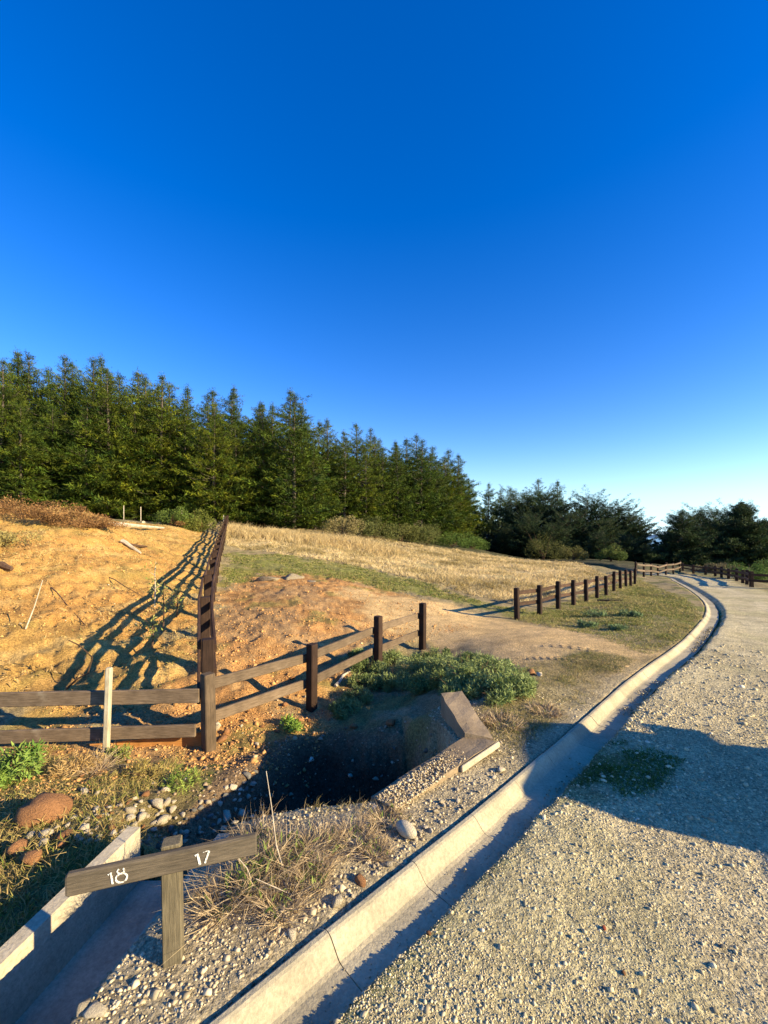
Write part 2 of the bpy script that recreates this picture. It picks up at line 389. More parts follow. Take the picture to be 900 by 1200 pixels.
def rock_mat(name, c):
    m, n, l, b = new_mat(name, .9, .2)
    t = noise_node(n, l, 11, 6, .7); r = ramp(n, l, t.outputs[0], [(.3, tuple(x*.55 for x in c)), (.5, c), (.72, tuple(min(.95, x*1.25) for x in c))])
    oi = n.new('ShaderNodeObjectInfo'); ro = ramp(n, l, oi.outputs['Random'], [(0, (.72, .7, .66)), (1, (1.15, 1.12, 1.08))])
    l.new(mix(n, l, r.outputs[0], ro.outputs[0], 1.0, 'MULTIPLY'), b.inputs['Base Color']); bump(n, l, b, t.outputs[0], .9, .02); return m
M_ROCKW = rock_mat('pale_rock', (.66, .57, .41)); M_ROCKO = rock_mat('clay_rock', (.34, .17, .075)); M_ROCKG = rock_mat('grey_rock', (.24, .23, .20))
M_GRAVEL = tint_mat('gravel', .2, .9, scale=30)
M_GRASS = tint_mat('grass_blades', .2, .8, .25, scale=3)
M_LEAF = tint_mat('leaves', .2, .75, .2, scale=5)
def needle_mat(name, dark, light):
    m, n, l, b = new_mat(name, .7, .2)
    t = noise_node(n, l, .9, 4, .6); r = ramp(n, l, t.outputs[0], [(.35, dark), (.65, light)])
    a = n.new('ShaderNodeAttribute'); a.attribute_name = 'tint'
    c = mix(n, l, r.outputs[0], a.outputs['Color'], 1.0, 'MULTIPLY')
    oi = n.new('ShaderNodeObjectInfo'); ro = ramp(n, l, oi.outputs['Random'], [(0, (.72, .82, .8)), (.5, (1, 1, 1)), (1, (1.35, 1.2, .9))]); c = mix(n, l, c, ro.outputs[0], 1.0, 'MULTIPLY')
    l.new(c, b.inputs['Base Color'])
    tr = n.new('ShaderNodeBsdfTranslucent'); l.new(c, tr.inputs[0]); ms = n.new('ShaderNodeMixShader'); ms.inputs[0].default_value = .18
    l.new(b.outputs[0], ms.inputs[1]); l.new(tr.outputs[0], ms.inputs[2]); l.new(ms.outputs[0], n['Material Output'].inputs[0])
    return m
M_PINE = needle_mat('pine_needles', (.019, .046, .008), (.100, .135, .011))
M_CYP = needle_mat('cypress_needles', (.020, .042, .022), (.048, .080, .030))
M_BARK = wood_mat('pine_bark', (.05, .04, .03), (.16, .13, .10), grain=(4, 4, .8))

# ------------------------------------------------------------------ ground sheet
def cover(x, y, z):
    """base colour of the ground by what it is made of"""
    n = len(x); r = np.hypot(x, y)
    nA = fbm(x, y, 1.3, 4, 50); nB = fbm(x, y, 6, 3, 60); nC = fbm(x, y, .35, 4, 70)
    def blend(c, new, w): return c*(1-w[:, None])+np.array(new)*w[:, None]
    c = np.tile(np.array([.30, .235, .12]), (n, 1))                       # dry grassy soil
    d = poly_dist(x, y, KP); e = poly_dist(x, y, REDGE)
    left = sstep(.3, -.3, d+nA*.3)
    c = blend(c, (.16, .165, .045), sstep(.0, .25, nA+.05)*.7)              # short green
    # bright clay bank left of the receding fence
    bank = area_dist(x, y, BANK)+nA*1.5
    c = blend(c, (.46, .275, .08), sstep(-.4, .6, bank)); c = blend(c, (.50, .26, .075), sstep(-.4, .6, bank)*sstep(.0, .35, nC+nB*.4)*.75)
    c = blend(c, (.22, .18, .05), sstep(0, .8, bank)*sstep(.22, .42, nA)*.5)
    sk_ = fbm(x*.94-y*.34, (x*.34+y*.94)*.30, 2.6, 4, 35); c = blend(c, (.33, .19, .065), sstep(-.2, .5, bank)*sstep(.12, .42, sk_)*.75); c = blend(c, (.57, .385, .14), sstep(-.2, .5, bank)*sstep(.15, .4, -sk_)*.6)
    # red clay by the corner and along the near row
    clay = area_dist(x, y, CLAY)+nA*1.2
    c = blend(c, (.42, .22, .078), sstep(-.3, .5, clay)); c = blend(c, (.50, .30, .12), sstep(-.3, .5, clay)*sstep(.05, .3, nB)*.7)
    c = blend(c, (.34, .225, .11), sstep(-.3, .5, clay)*sstep(.05, .35, nC*.8-nA*.6)*.65); c = blend(c, (.22, .21, .06), sstep(-.3, .5, clay)*sstep(.22, .42, nA)*.6)
    # dirt track
    tr = area_dist(x, y, TRACK)+nA*.7+nB*.2
    c = blend(c, (.60, .41, .185), sstep(-.35, .25, tr))
    gr = area_dist(x, y, GREEN)+nA*2.0
    c = blend(c, (.20, .20, .05), sstep(-.3, .8, gr)*.75)
    st = area_dist(x, y, STRAW)+nA*2
    c = blend(c, (.56, .43, .21), sstep(-.5, 1., st)*.85); c = blend(c, (.30, .25, .10), sstep(-.5, 1., st)*sstep(.1, .35, nC+nB*.3)*.6)
    # soil and gravel strip beside the kerb
    k = sstep(-1.3, -.5, d+nA*.4)*(d < .05)*sstep(6, 4, y)
    c = blend(c, (.44, .36, .22), k*.9)
    vs_ = area_dist(x, y, VSTRIP)+nA*.5; c = blend(c, (.25, .20, .09), sstep(-.3, .2, vs_)*(d < .05)*.8)
    # ditch
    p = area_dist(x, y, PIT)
    c = blend(c, (.20, .135, .075), sstep(-.1, .25, p+nB*.15)*sstep(-.35, -.6, z)); c = blend(c, (.07, .05, .032), sstep(0, .2, p)*sstep(-.6, -.9, z))  # deepest part darkened: the pit's shade is put into the ground colour
    # weedy ground left of the channel
    w = (x < -1.5) & (y < 4.0); c = blend(c, (.20, .16, .06), w*sstep(.2, -.4, z+0*x)*.8); c = blend(c, (.15, .17, .04), w*sstep(.0, .3, nB+nA)*.8)
    # forest floor
    c = blend(c, (.07, .05, .03), sstep(31, 36, r)*sstep(6, -2, x-.25*y+8)); c = blend(c, (.08, .075, .035), sstep(40, 50, r))
    # road
    on = sstep(.22, .28, d+nB*.04)*sstep(-.6, .3, e+nA)
    rc = np.tile(np.array([.53, .44, .25]), (n, 1)); wt = np.exp(-((d-1.55+nC*.3)/.22)**2)+np.exp(-((d-3.2+nC*.3)/.25)**2); rc = blend(rc, (.62, .52, .33), np.clip(wt, 0, 1)*.55)
    rc = blend(rc, (.38, .345, .16), sstep(.0, .4, nA+nC*.5)*.4)
    rc = blend(rc, (.56, .48, .29), sstep(.0, .4, -nA-nC*.3)*sstep(3, 7, y)*.6)
    rc = blend(rc, (.19, .20, .07), sstep(.42, .28, d+nB*.1)*.7)
    ms = area_dist(x, y, MOSS)+nA*.22+nB*.2; rc = blend(rc, (.085, .11, .025), sstep(-.15, .25, ms)*.85)
    c = c*(1-on[:, None])+rc*on[:, None]
    return c

def gp(*P): return [tuple(G(*p)[:2]) for p in P]
_b = gp((236, 800), (240, 730), (250, 680), (255, 645))
BANK = _b + [(-11, 28), (-16, 24), (-18, 16), (-14, 9), (-9, 5.2), (-4.5, 4.9), (-3, 4.9)]
CLAY = gp((60, 925), (0, 880), (60, 862), (200, 800), (236, 770), (250, 700), (300, 668), (400, 672), (500, 705), (540, 735), (500, 742), (440, 760), (400, 820), (330, 880), (220, 905), (130, 915))
TRACK = gp((400, 690), (520, 705), (600, 728), (700, 742), (770, 765), (735, 793), (690, 812), (640, 790), (560, 768), (500, 748), (440, 735))
GREEN = gp((262, 650), (330, 650), (420, 664), (520, 690), (600, 720), (720, 735), (790, 752), (818, 725), (800, 700), (750, 690), (700, 715), (600, 712), (500, 700), (400, 680), (300, 676), (262, 690))
STRAW = gp((266, 622)) + [(-10, 38), (0, 45), (10, 46), (20, 42)] + gp( (720, 682), (690, 692), (600, 710), (520, 688), (430, 666), (330, 650), (266, 640))
MOSS = [rp(665, 868), rp(730, 868), rp(800, 888), rp(770, 925), rp(700, 940), rp(640, 925), rp(640, 895)]

TRK = TRACK; BNK = BANK
VSTRIP = [(.98, 3.12), (1.7, 3.85), (3.6, 5.9), (3.3, 6.5), (1.6, 5.2), (.85, 4.3), (.82, 3.4)]
def build_ground():
    th_dense = np.linspace(-math.radians(52), math.radians(52), 680)
    th_side = np.concatenate([np.linspace(math.radians(52), math.radians(308), 130)[1:-1]])
    th = np.concatenate([th_dense, th_side]); nt = len(th)
    rr = np.geomspace(.45, 420, 560)
    R, T = np.meshgrid(rr, th, indexing='ij'); X = R*np.sin(T); Y = R*np.cos(T)
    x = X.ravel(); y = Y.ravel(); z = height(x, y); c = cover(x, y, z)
    # far rim falls away below the forest towards the coast
    z = z - sstep(130, 420, np.hypot(x, y))*60
    nr = len(rr); i = np.arange(nr-1)[:, None]; j = np.arange(nt)[None]; j2 = (j+1) % nt
    q = np.stack([i*nt+j, i*nt+j2, (i+1)*nt+j2, (i+1)*nt+j], -1).reshape(-1, 4)
    V = np.stack([x, y, z], 1); V = np.vstack([V, [[0, 0, z[:nt].mean()]]]); c = np.vstack([c, c[:1]])
    tr = np.stack([np.arange(nt), np.full(nt, nr*nt), (np.arange(nt)+1) % nt], 1)
    me = np_mesh('ground', V, tr[:, ::-1], q[:, ::-1], c, True)
    # normals up
    o = link('ground', me, M_GROUND); tag(o, kind='structure')
    return o
build_ground()

# sea far below and beyond the trees, and the far headland
def sea():
    m, n, l, b = new_mat('sea', .25, .5); b.inputs['Base Color'].default_value = (.02, .07, .14, 1)
    t = noise_node(n, l, .02, 5); bump(n, l, b, t.outputs[0], .4, 2)
    N = 96; a = np.linspace(0, 2*np.pi, N, endpoint=False); V = [[0, 0, -75]]; rad = [400, 1500, 5000, 14000]
    for r in rad: V += [[r*math.cos(t), r*math.sin(t), -75] for t in a]
    T = [[0, 1+i, 1+(i+1) % N] for i in range(N)]; Q = [[1+k*N+i, 1+(k+1)*N+i, 1+(k+1)*N+(i+1) % N, 1+k*N+(i+1) % N] for k in range(3) for i in range(N)]
    tag(link('sea', np_mesh('sea', V, T, Q), m), kind='structure')
    mh = simple_mat('hazed_headland', (.05, .11, .2), .95, .1, scale=.01)  # blue of the distant air haze put into the hills' base colour
    nx, ny = 90, 14; V = []; Q = []
    for j in range(ny):
        for i in range(nx):
            X = 1500+i*75; Yy = 7000+j*160; s = math.sin(math.pi*j/(ny-1)); env = math.sin(math.pi*i/(nx-1))**.6
            V.append([X, Yy, -80+s*env*(60+60*(float(fbm(np.array([X]), np.array([Yy]), .0012, 4, 5)[0])))])
    for j in range(ny-1):
        for i in range(nx-1): Q.append([j*nx+i, j*nx+i+1, (j+1)*nx+i+1, (j+1)*nx+i])
    tag(link('distant_hills', np_mesh('distant_hills', V, None, Q, None, True), mh), kind='structure')
sea()

# ------------------------------------------------------------------ kerb and gutter, block by block
def build_kerb():
    root = empty('kerb'); tag(root, kind='structure')
    P = resample(KSM[KSM[:, 1] < 34], .5)
    prof = [(.05, -.2), (.05, .004), (.055, .011), (.062, .015), (.08, .015), (.092, .010), (.103, .001), (.14, -.038), (.152, -.047), (.17, -.051), (.30, -.051), (.325, -.049), (.325, -.2)]
    tan = np.gradient(P, axis=0); tan /= np.linalg.norm(tan, axis=1)[:, None]; nrm = np.stack([tan[:, 1], -tan[:, 0]], 1)
    for i in range(len(P)-1):
        n = 3; rings = []; g = .0016/.5
        jz = random.uniform(-.0015, .0015); jo = random.uniform(-.002, .002)
        for k in range(n+1):
            t = g+(1-2*g)*k/n; p = P[i]*(1-t)+P[i+1]*t; q = nrm[i]*(1-t)+nrm[i+1]*t; q /= np.linalg.norm(q)
            rings.append([(p[0]+q[0]*(a+jo), p[1]+q[1]*(a+jo), float(zroad(p[1]))+b+jz) for a, b in prof])
        m = len(prof); vs = [v for r in rings for v in r]; fs = []
        for k in range(n):
            for j in range(m): fs.append((k*m+j, k*m+(j+1) % m, (k+1)*m+(j+1) % m, (k+1)*m+j))
        fs.append(tuple(range(m))[::-1]); fs.append(tuple(n*m+j for j in range(m)))
        mb = MB(); mb.add(vs, fs); ks = mb.build('kerb_stone', M_CONC, root)
build_kerb()

# ------------------------------------------------------------------ concrete channel
def build_channel():
    root = empty('drainage_channel', (-1.2, 2.42, -.75)); tag(root, 'pale concrete drainage channel sunk beside the numbered sign', 'channel')
    def wall(name, f, w, top, bot, sgn, y1=2.42, notch=0):
        ys = np.linspace(-5, y1, 14); vs = []; fs = []
        for y in ys:
            x = f(y); zt = top+float(fbm(np.array([y]), np.array([x]), 2.0, 2, 7)[0])*.03
            for a, b in ((0, bot), (0, zt), (sgn*w, zt+.004), (sgn*w, bot)): vs.append((x+a+1.2, y-2.42, b+.75))
        for i in range(len(ys)-1):
            for j in range(4): fs.append((i*4+j, i*4+(j+1) % 4, (i+1)*4+(j+1) % 4, (i+1)*4+j))
        fs += [(3, 2, 1, 0), tuple(len(vs)-4+k for k in range(4))]
        mb = MB(); mb.add(vs, fs); return mb.build(name, M_CHAN, root)
    wall('side_wall', chan_l, .07, -.15, -.9, -1, 2.43); wall('side_wall', chan_r, .07, -.085, -.9, 1, 2.3)
    ys = np.linspace(-5, 2.43, 14); vs = []; fs = []
    for y in ys: vs += [(chan_l(y)+1.2-.01, y-2.42, -.46+.75), (chan_r(y)+1.2+.01, y-2.42, -.46+.75), (chan_r(y)+1.2+.01, y-2.42, 0), (chan_l(y)+1.2-.01, y-2.42, 0)]
    for i in range(13):
        for j in range(4): fs.append((i*4+j, i*4+(j+1) % 4, (i+1)*4+(j+1) % 4, (i+1)*4+j))
    fs += [(3, 2, 1, 0), tuple(len(vs)-4+k for k in range(4))]
    mb = MB(); mb.add(vs, fs); mb.build('channel_floor', M_CHAN, root)
build_channel()

# ------------------------------------------------------------------ headwall of the pit
def build_headwall():
    root = empty('culvert_headwall', (.8, 3.2, -.1)); tag(root, 'brown rough concrete headwall with angled wing wall beside the dark pit', 'wall')
    o = np.array([.8, 3.2, -.1])
    def prism(name, top, bot, n=8):
        T = np.array(top, float); vs = []; fs = []
        # top polygon a(near in) b(near out) c(far out) d(far in) subdivided lengthwise with a rough top
        a, b, c, d = T; K = n
        for k in range(K+1):
            t = k/K; p = a*(1-t)+d*t; q = b*(1-t)+c*t
            for s in (0, .33, .66, 1):
                w = p*(1-s)+q*s; jz = random.uniform(-.006, .006); jx = random.uniform(-.006, .006) if s in (0, 1) else 0
                vs.append((w[0]+jx-o[0], w[1]-o[1], w[2]+jz-o[2]))
            for w in (q, p): vs.append((w[0]-o[0], w[1]-o[1], bot-o[2]))
        for k in range(K):
            A = k*6; B = A+6
            for j in range(6): fs.append((A+j, A+(j+1) % 6, B+(j+1) % 6, B+j))
        fs += [(5, 4, 3, 2, 1, 0), tuple(K*6+j for j in range(6))]
        mb = MB(); mb.add(vs, fs); return mb.build(name, M_HEAD, root)
    prism('wing_wall', [(.63, 3.20, .035), (.845, 3.17, .01), (.77, 4.03, .05), (.55, 3.98, .05)], -1.7)
    prism('front_wall', [(.66, 3.24, .004), (.85, 3.12, .012), (.06, 2.40, -.01), (-.08, 2.53, -.02)], -1.7)
    # paler strip for the sunlit outer side, its brightness put into the colour
    mb = MB(); mb.beam(np.array((.875, 3.12, -.005))-o, np.array((.53, 2.80, -.015))-o, .02, .045); mb.build('lit_wall_edge', M_CHAN, root)
build_headwall()

# ------------------------------------------------------------------ fences
def rail(a, b, w, h, mat, parent, o, jit=.003):
    """a board whose mesh runs along its own Z so that the grain follows it"""
    a = np.array(a, float); b = np.array(b, float); L = np.linalg.norm(b-a)
    mb = MB(); mb.beam((0, 0, 0), (0, 0, L), w, h, up=(0, 1, 0), jit=jit)
    ob = mb.build('rail', mat, parent)
    from mathutils import Vector, Matrix
    d = Vector((b-a)/L); up = Vector((0, 0, 1)); sd = up.cross(d).normalized(); u2 = d.cross(sd)
    ob.matrix_local = Matrix.Translation(Vector(a-o)) @ Matrix((sd, u2, d)).transposed().to_4x4()
    return ob
def post(x, y, zb, h, w, mat, parent, o, rz=0.0, tilt=(0, 0), name='post'):
    mb = MB(); mb.beam((0, 0, -.35), (0, 0, h), w, w, up=(0, 1, 0), ch=.01)
    ob = mb.build(name, mat, parent); ob.location = (x-o[0], y-o[1], zb-o[2]); ob.rotation_euler = (tilt[0], tilt[1], rz)
    return ob
def run_fence(name, pts, label, hs, rails, w=.115, rail_hw=(.12, .035), sides=(1,), mp=M_POST, mr=M_RAIL, group=None, cat='fence', zs=None, skip_first=False):
    o = np.array([pts[0][0], pts[0][1], 0.0]); root = empty(name, o); tag(root, label, cat, group)
    Z = zs if zs is not None else [gz(*p) for p in pts]
    for i, (x, y) in enumerate(pts):
        q = pts[min(i+1, len(pts)-1)]; p = pts[max(i-1, 0)]; rz = math.atan2(q[1]-p[1], q[0]-p[0])
        if i == 0 and skip_first: continue
        hh = hs[i] if hasattr(hs, '__len__') else hs*random.uniform(.97, 1.04)
        post(x, y, Z[i], hh, w, mp[i] if isinstance(mp, list) else mp, root, o, rz, (random.uniform(-.02, .02), random.uniform(-.02, .02)))
    for i in range(len(pts)-1):
        a = np.array(pts[i]); b = np.array(pts[i+1]); d = (b-a)/np.linalg.norm(b-a); nn = np.array([-d[1], d[0]])
        for s in sides:
            for rz_ in (rails[s] if isinstance(rails, dict) else rails):
                off = nn*s*(w/2+rail_hw[1]/2+.002); e = .03
                za = Z[i]+rz_+random.uniform(-.012, .012); zb = Z[i+1]+rz_+random.uniform(-.012, .012)
                pa = a+off+d*(e-.03*0); pb = b+off-d*(e-.03*0)
                rail((pa[0], pa[1], za), (pb[0], pb[1], zb), rail_hw[1], rail_hw[0], mr, root, o)
    return root
# near row of four posts: corner post, then away to the right
NEAR = [(-1.85, 4.33), (-.96, 5.43), (-.10, 6.84), (.755, 8.05)]
run_fence('rail_fence', NEAR, 'weathered two-rail fence from the corner post to the post above the green weeds', [.83, .87, .92, .93], (.68, .33), mp=[M_POST_G, M_POST, M_POST, M_POST], sides=(1,), zs=[-.71, -.73, -.70, -.70])
# left run with rails only, its pale stake and loose boards
def left_run():
    o = np.array([-1.85, 4.29, -.71]); root = empty('rail_fence', o); tag(root, 'long grey two-rail fence run left of the corner post with a pale stake', 'fence')
    rail((-1.93, 4.28, -.095), (-4.9, 4.13, -.10), .035, .145, M_RAIL, root, o); rail((-1.97, 4.28, -.46), (-4.9, 4.10, -.475), .035, .13, M_RAIL, root, o)
    post(-4.85, 4.2, -.7, .85, .115, M_POST_G, root, o)
    post(-2.82, 4.15, -.72, .96, .055, M_STAKE, root, o, .1, (0, .035), 'stake')
    return root
left_run()
def boards():
    o = np.array([-2.2, 4.95, -.95])
    for k, (a, b, lab) in enumerate([((-1.95, 4.42, -.62), (-2.82, 4.34, -.68), 'orange clay-stained board under the lower rail between stake and corner post'), ((-2.9, 4.33, -.68), (-3.7, 4.28, -.74), 'orange clay-stained board under the lower rail left of the pale stake')]):
        root = rail(a, b, .04, .17, M_ORANGE, None, np.zeros(3)); root.name = 'retaining_board'; tag(root, lab, 'board', 'orange boards under the lower rail')
boards()
# receding fence up the slope, rails on both faces of its posts
R0 = [(-2.13, 5.05)]
RC = resample(catmull([(-1.97, 4.56), (-2.66, 6.1), (-3.46, 8.1), (-4.97, 12.0), (-6.85, 17.0), (-9.4, 24.0), (-13.0, 34.0)], .3), 1.5)
RF = [tuple(p) for p in RC]
run_fence('paddock_fence', RF, 'dark fence climbing straight uphill to the pines with rails on both faces', 1.08, {1: (1.02, .42), -1: (.96, .70)}, w=.13, rail_hw=(.095, .035), sides=(1, -1), mp=M_POST, mr=M_RAIL_D)
# second row, beyond the track, along the verge
F2 = [(3.36+.96*i-.007*i*i, 10.35+1.0*i) for i in range(12)]
run_fence('verge_fence', F2, 'dark brown post and rail fence running from the track along the verge', .80, (.66, .36), mp=M_POST, mr=M_RAIL_D, sides=(1,), rail_hw=(.10, .03))
# far rows round the bend
FA = resample(np.array([wp(745, 672, 27)[:2], wp(770, 668, 31)[:2], wp(797, 662, 35)[:2]]), 1.9)
run_fence('bend_fence', [tuple(p) for p in FA], 'far pale-railed fence beyond the end of the verge in front of the pines', .95, (.8, .42), mr=M_RAIL, sides=(-1,))
FB = resample(np.array([wp(800, 664, 36)[:2], wp(835, 670, 31)[:2], wp(868, 676, 24)[:2], wp(884, 686, 19)[:2], (20, 17.5), (24, 13)]), 2.0)
run_fence('roadside_fence', [tuple(p) for p in FB], 'low dark fence on the outer side of the road bend beside the hedge', .75, (.6, .32), mr=M_RAIL_D, sides=(-1,), w=.14)

# ------------------------------------------------------------------ numbered sign
def build_sign():
    base = np.array([-.82, 1.57, 0.0]); base[2] = -.075
    root = empty('site_sign', base); tag(root, 'low wooden T-shaped marker with white hand-painted numbers 18 and 17', 'sign')
    from mathutils import Vector, Matrix
    a = np.array([-1.085, 1.40, .40]); b = np.array([-.492, 1.585, .402]); d = (b-a)/np.linalg.norm(b-a); L = np.linalg.norm(b-a)
    br = rail(a, b, .026, .078, M_SIGN, root, base, .0008); br.name = 'board'
    up = np.array([0, 0, 1.0]); out = np.cross(d, up); out /= np.linalg.norm(out)        # towards the viewer
    if out[1] > 0: out = -out
    pc = a+d*(L*.52)-out*.048
    pm = MB(); pm.beam((0, 0, -.3), (0, 0, .42+.075+.025), .066, .055, up=(0, 1, 0), ch=.004); po = pm.build('post', M_SIGNP, root)
    po.location = (pc[0]-base[0], pc[1]-base[1], 0); po.rotation_euler = (0, -.015, math.atan2(d[1], d[0]))
    def stroke(pts, w):
        """flat brush stroke on the front of the board: u along the board in metres, v above its centre line"""
        P = [a+d*u+up*v+out*.0145 for u, v in pts]; vs = []; fs = []
        for i, p in enumerate(P):
            t = P[min(i+1, len(P)-1)]-P[max(i-1, 0)]; t /= np.linalg.norm(t); s = np.cross(t, out); s /= np.linalg.norm(s)
            ww = w*random.uniform(.8, 1.15)
            for q, zz in ((-1, 0), (1, 0), (1, 1), (-1, 1)): vs.append(tuple(p+s*q*ww/2+out*(.0012*zz)-base))
        for i in range(len(P)-1):
            for j in range(4): fs.append((i*4+j, i*4+(j+1) % 4, (i+1)*4+(j+1) % 4, (i+1)*4+j))
        fs += [(3, 2, 1, 0), tuple(len(vs)-4+k for k in range(4))]; return vs, fs
    def glyph(name, strokes, w=.0075):
        mb = MB()
        for s in strokes: mb.add(*stroke(s, w))
        return mb.build(name, M_PAINT, root)
    u0 = .132
    glyph('painted_number', [[(u0-.005, .012), (u0+.004, .018), (u0+.006, .0), (u0+.009, -.023)],
        [(u0+.036+.0175*math.cos(t), -.008+.0155*math.sin(t)) for t in np.linspace(1.3, 2*math.pi+1.5, 22)],
        [(u0+.034+.0105*math.cos(t), .0165+.009*math.sin(t)) for t in np.linspace(-1.2, .9, 6)], [(u0+.034+.0105*math.cos(t), .0165+.009*math.sin(t)) for t in np.linspace(2.2, 4.2, 6)]], .0055)
    u1 = .413
    glyph('painted_number', [[(u1-.009, .012), (u1-.001, .019), (u1+.004, -.004), (u1+.008, -.024)], [(u1+.039, .020), (u1+.036, .010), (u1+.030, -.006), (u1+.025, -.022)]], .0075)
    glyph('painted_number', [[(u1+.018, .019), (u1+.028, .021), (u1+.039, .021)]], .003)
build_sign()

# ------------------------------------------------------------------ rocks
def ico(level=1):
    import bmesh
    bm = bmesh.new(); bmesh.ops.create_icosphere(bm, subdivisions=level, radius=1)
    V = np.array([v.co[:] for v in bm.verts]); F = np.array([[v.index for v in f.verts] for f in bm.faces]); bm.free(); return V, F
I1, I1F = ico(1); I2, I2F = ico(2); I3, I3F = ico(3)
def rock_mesh(seed, sc=(1, 1, .7), rough=.25, lvl=2):
    r = np.random.default_rng(seed); V, F = {1: (I1, I1F), 2: (I2, I2F), 3: (I3, I3F)}[lvl]; V = V.copy()
    for k in range(16):                       # facets
        n = r.normal(size=3); n /= np.linalg.norm(n); c = r.uniform(.36, .74); dd = V@n; m = dd > c; V[m] -= np.outer(dd[m]-c, n)
    V *= (1+rough*.5*(r.random(len(V))-.5))[:, None] if lvl < 3 else (1+rough*.3*(r.random(len(V))-.5))[:, None]
    return np_mesh('rock', V*np.array(sc), F)
ROCKS = [rock_mesh(s, (1, random.uniform(.65, 1), random.uniform(.45, .8))) for s in range(8)]
def put_rock(p, s, mat, label, group=None, name='rock', me=None, rz=None, sink=.25, sc=None):
    me0 = me or random.choice(ROCKS); key = me0.name+mat.name
    m2 = bpy.data.meshes.get(key)
    if not m2: m2 = me0.copy(); m2.name = key; m2.materials.append(mat)
    o = link(name, m2); o.location = (p[0], p[1], p[2]+s*(.45-sink)); o.scale = sc if sc else (s,)*3
    o.rotation_euler = (random.uniform(-.3, .3), random.uniform(-.3, .3), random.uniform(0, 6) if rz is None else rz)
    tag(o, label, 'rock', group); return o
BIG = [((50, 958), .135, M_ROCKO, 'large rusty orange clay boulder lying left of the pale stones'), ((476, 980), .062, M_ROCKW, 'smooth white egg-shaped stone resting against the kerb'),
 ((262, 868), .10, M_ROCKO, 'rounded brown stone at the foot of the corner post'), ((254, 856), .09, M_ROCKW, 'cream broken stone leaning beside the corner post'),
 ((416, 853), .075, M_ROCKO, 'orange stone on the lip of the pit below the weeds'), ((459, 850), .10, M_ROCKO, 'lone sunlit brown stone in the shaded pit slope'),
 ((561, 768), .085, M_ROCKW, 'pale stone at the edge of the track above the green weeds'), ((623, 790), .085, M_ROCKO, 'dark red-brown stone at the right end of the green weeds'), ((632, 792), .07, M_ROCKW, 'cream stone touching a dark stone at the end of the weeds'),
 ((573, 773), .07, M_ROCKW, 'small white stone on top of the green weed bank'), ((395, 1062), .045, M_ROCKW, 'angular white stone behind the kerb near the dry twigs'), ((342, 1096), .036, M_ROCKW, 'white stone lying just behind the kerb'),
 ((424, 1036), .04, M_ROCKO, 'yellow-ochre stone among white chips behind the kerb'), ((588, 904), .05, M_ROCKW, 'white stone between headwall and kerb'), ((184, 945), .085, M_ROCKW, 'flat cream slab stone at the top of the stone scatter'),
 ((188, 965), .075, M_ROCKW, 'yellow-cream stone at the shadow edge of the ditch'), ((164, 962), .07, M_ROCKW, 'cream stone with flat side in the stone scatter'), ((283, 954), .06, M_ROCKW, 'pale yellow stone at the left end of the pit rim'), ((294, 960), .045, M_ROCKW, 'second pale stone beside the one on the pit rim'),
 ((109, 1190), .05, M_ROCKW, 'broken pale concrete lump beside the channel edge'), ((98, 1188), .04, M_ROCKW, 'small pale chunk beside the channel edge'), ((40, 1012), .09, M_ROCKO, 'brown clod-like rock in the weeds above the channel'), ((15, 1000), .10, M_ROCKO, 'rusty rock in the shade at the frame edge'),
 ((228, 1050), .07, M_ROCKG, 'dark grey stone half hidden behind the sign post'), ((845, 1112), .014, M_ROCKG, 'dark pebble on the gravel'), ((708, 1089), .0165, None, 'small reddish brick-coloured pebble on the gravel'), ((731, 1143), .013, M_ROCKO, 'yellowish pebble on the gravel'), ((502, 1095), .018, M_ROCKO, 'yellow leaf-like pebble at the gutter edge'), ((690, 685), .14, M_ROCKW, 'white stone in the verge by the far fence')]
M_RED = rock_mat('red_pebble', (.55, .14, .08))
egg = np_mesh('rock', I3*(1+.05*fbm(I3[:, 0]*2, I3[:, 1]*2+I3[:, 2], 1.5, 2, 15))[:, None]*np.array([.62, 1.1, .6]), I3F, smooth=True)
_bv = I3*(1+.30*fbm(I3[:, 0]+I3[:, 2]*.7, I3[:, 1]-I3[:, 2]*.6, 1.3, 4, 5)+.2*fbm(I3[:, 0], I3[:, 1]+I3[:, 2], 6, 2, 8))[:, None]*np.array([1.15, .95, .75]); boulder = np_mesh('rock', _bv, I3F)
for (px, py), s, mat, lab in BIG:
    p = G(px, py); put_rock(p, s, mat or M_RED, lab, 'single stones one can pick out', me=egg if 'egg' in lab else boulder if 'clay boulder' in lab else None, rz=.75 if 'egg' in lab else None, sink=-.1 if 'egg' in lab else .25)
# pale stones strewn through the ditch
used = []
def strew(n, poly_px, size, mat_f, label, group, pmin=.0):
    P = np.array(poly_px, float); k = 0; tries = 0
    while k < n and tries < n*30:
        tries += 1
        px = random.uniform(P[:, 0].min(), P[:, 0].max()); py = random.uniform(P[:, 1].min(), P[:, 1].max())
        if area_dist(np.array([px]), np.array([py]), P)[0] < 0: continue
        s = random.uniform(*size)*random.choice((.7, 1, 1.3)); g = G(px, py, n=400)
        if any(abs(g[0]-u[0])+abs(g[1]-u[1]) < (s+u[2])*.8 for u in used): continue
        used.append((g[0], g[1], s)); put_rock(g, s, mat_f(), label, group); k += 1
strew(70, [(95, 955), (150, 935), (205, 945), (215, 985), (165, 975), (120, 985), (60, 1000), (30, 985), (60, 975)], (.022, .055), lambda: random.choice((M_ROCKW, M_ROCKW, M_ROCKW, M_ROCKO)), 'broken cream stone in the sunlit scatter above the channel', 'cream stones strewn in the ditch')
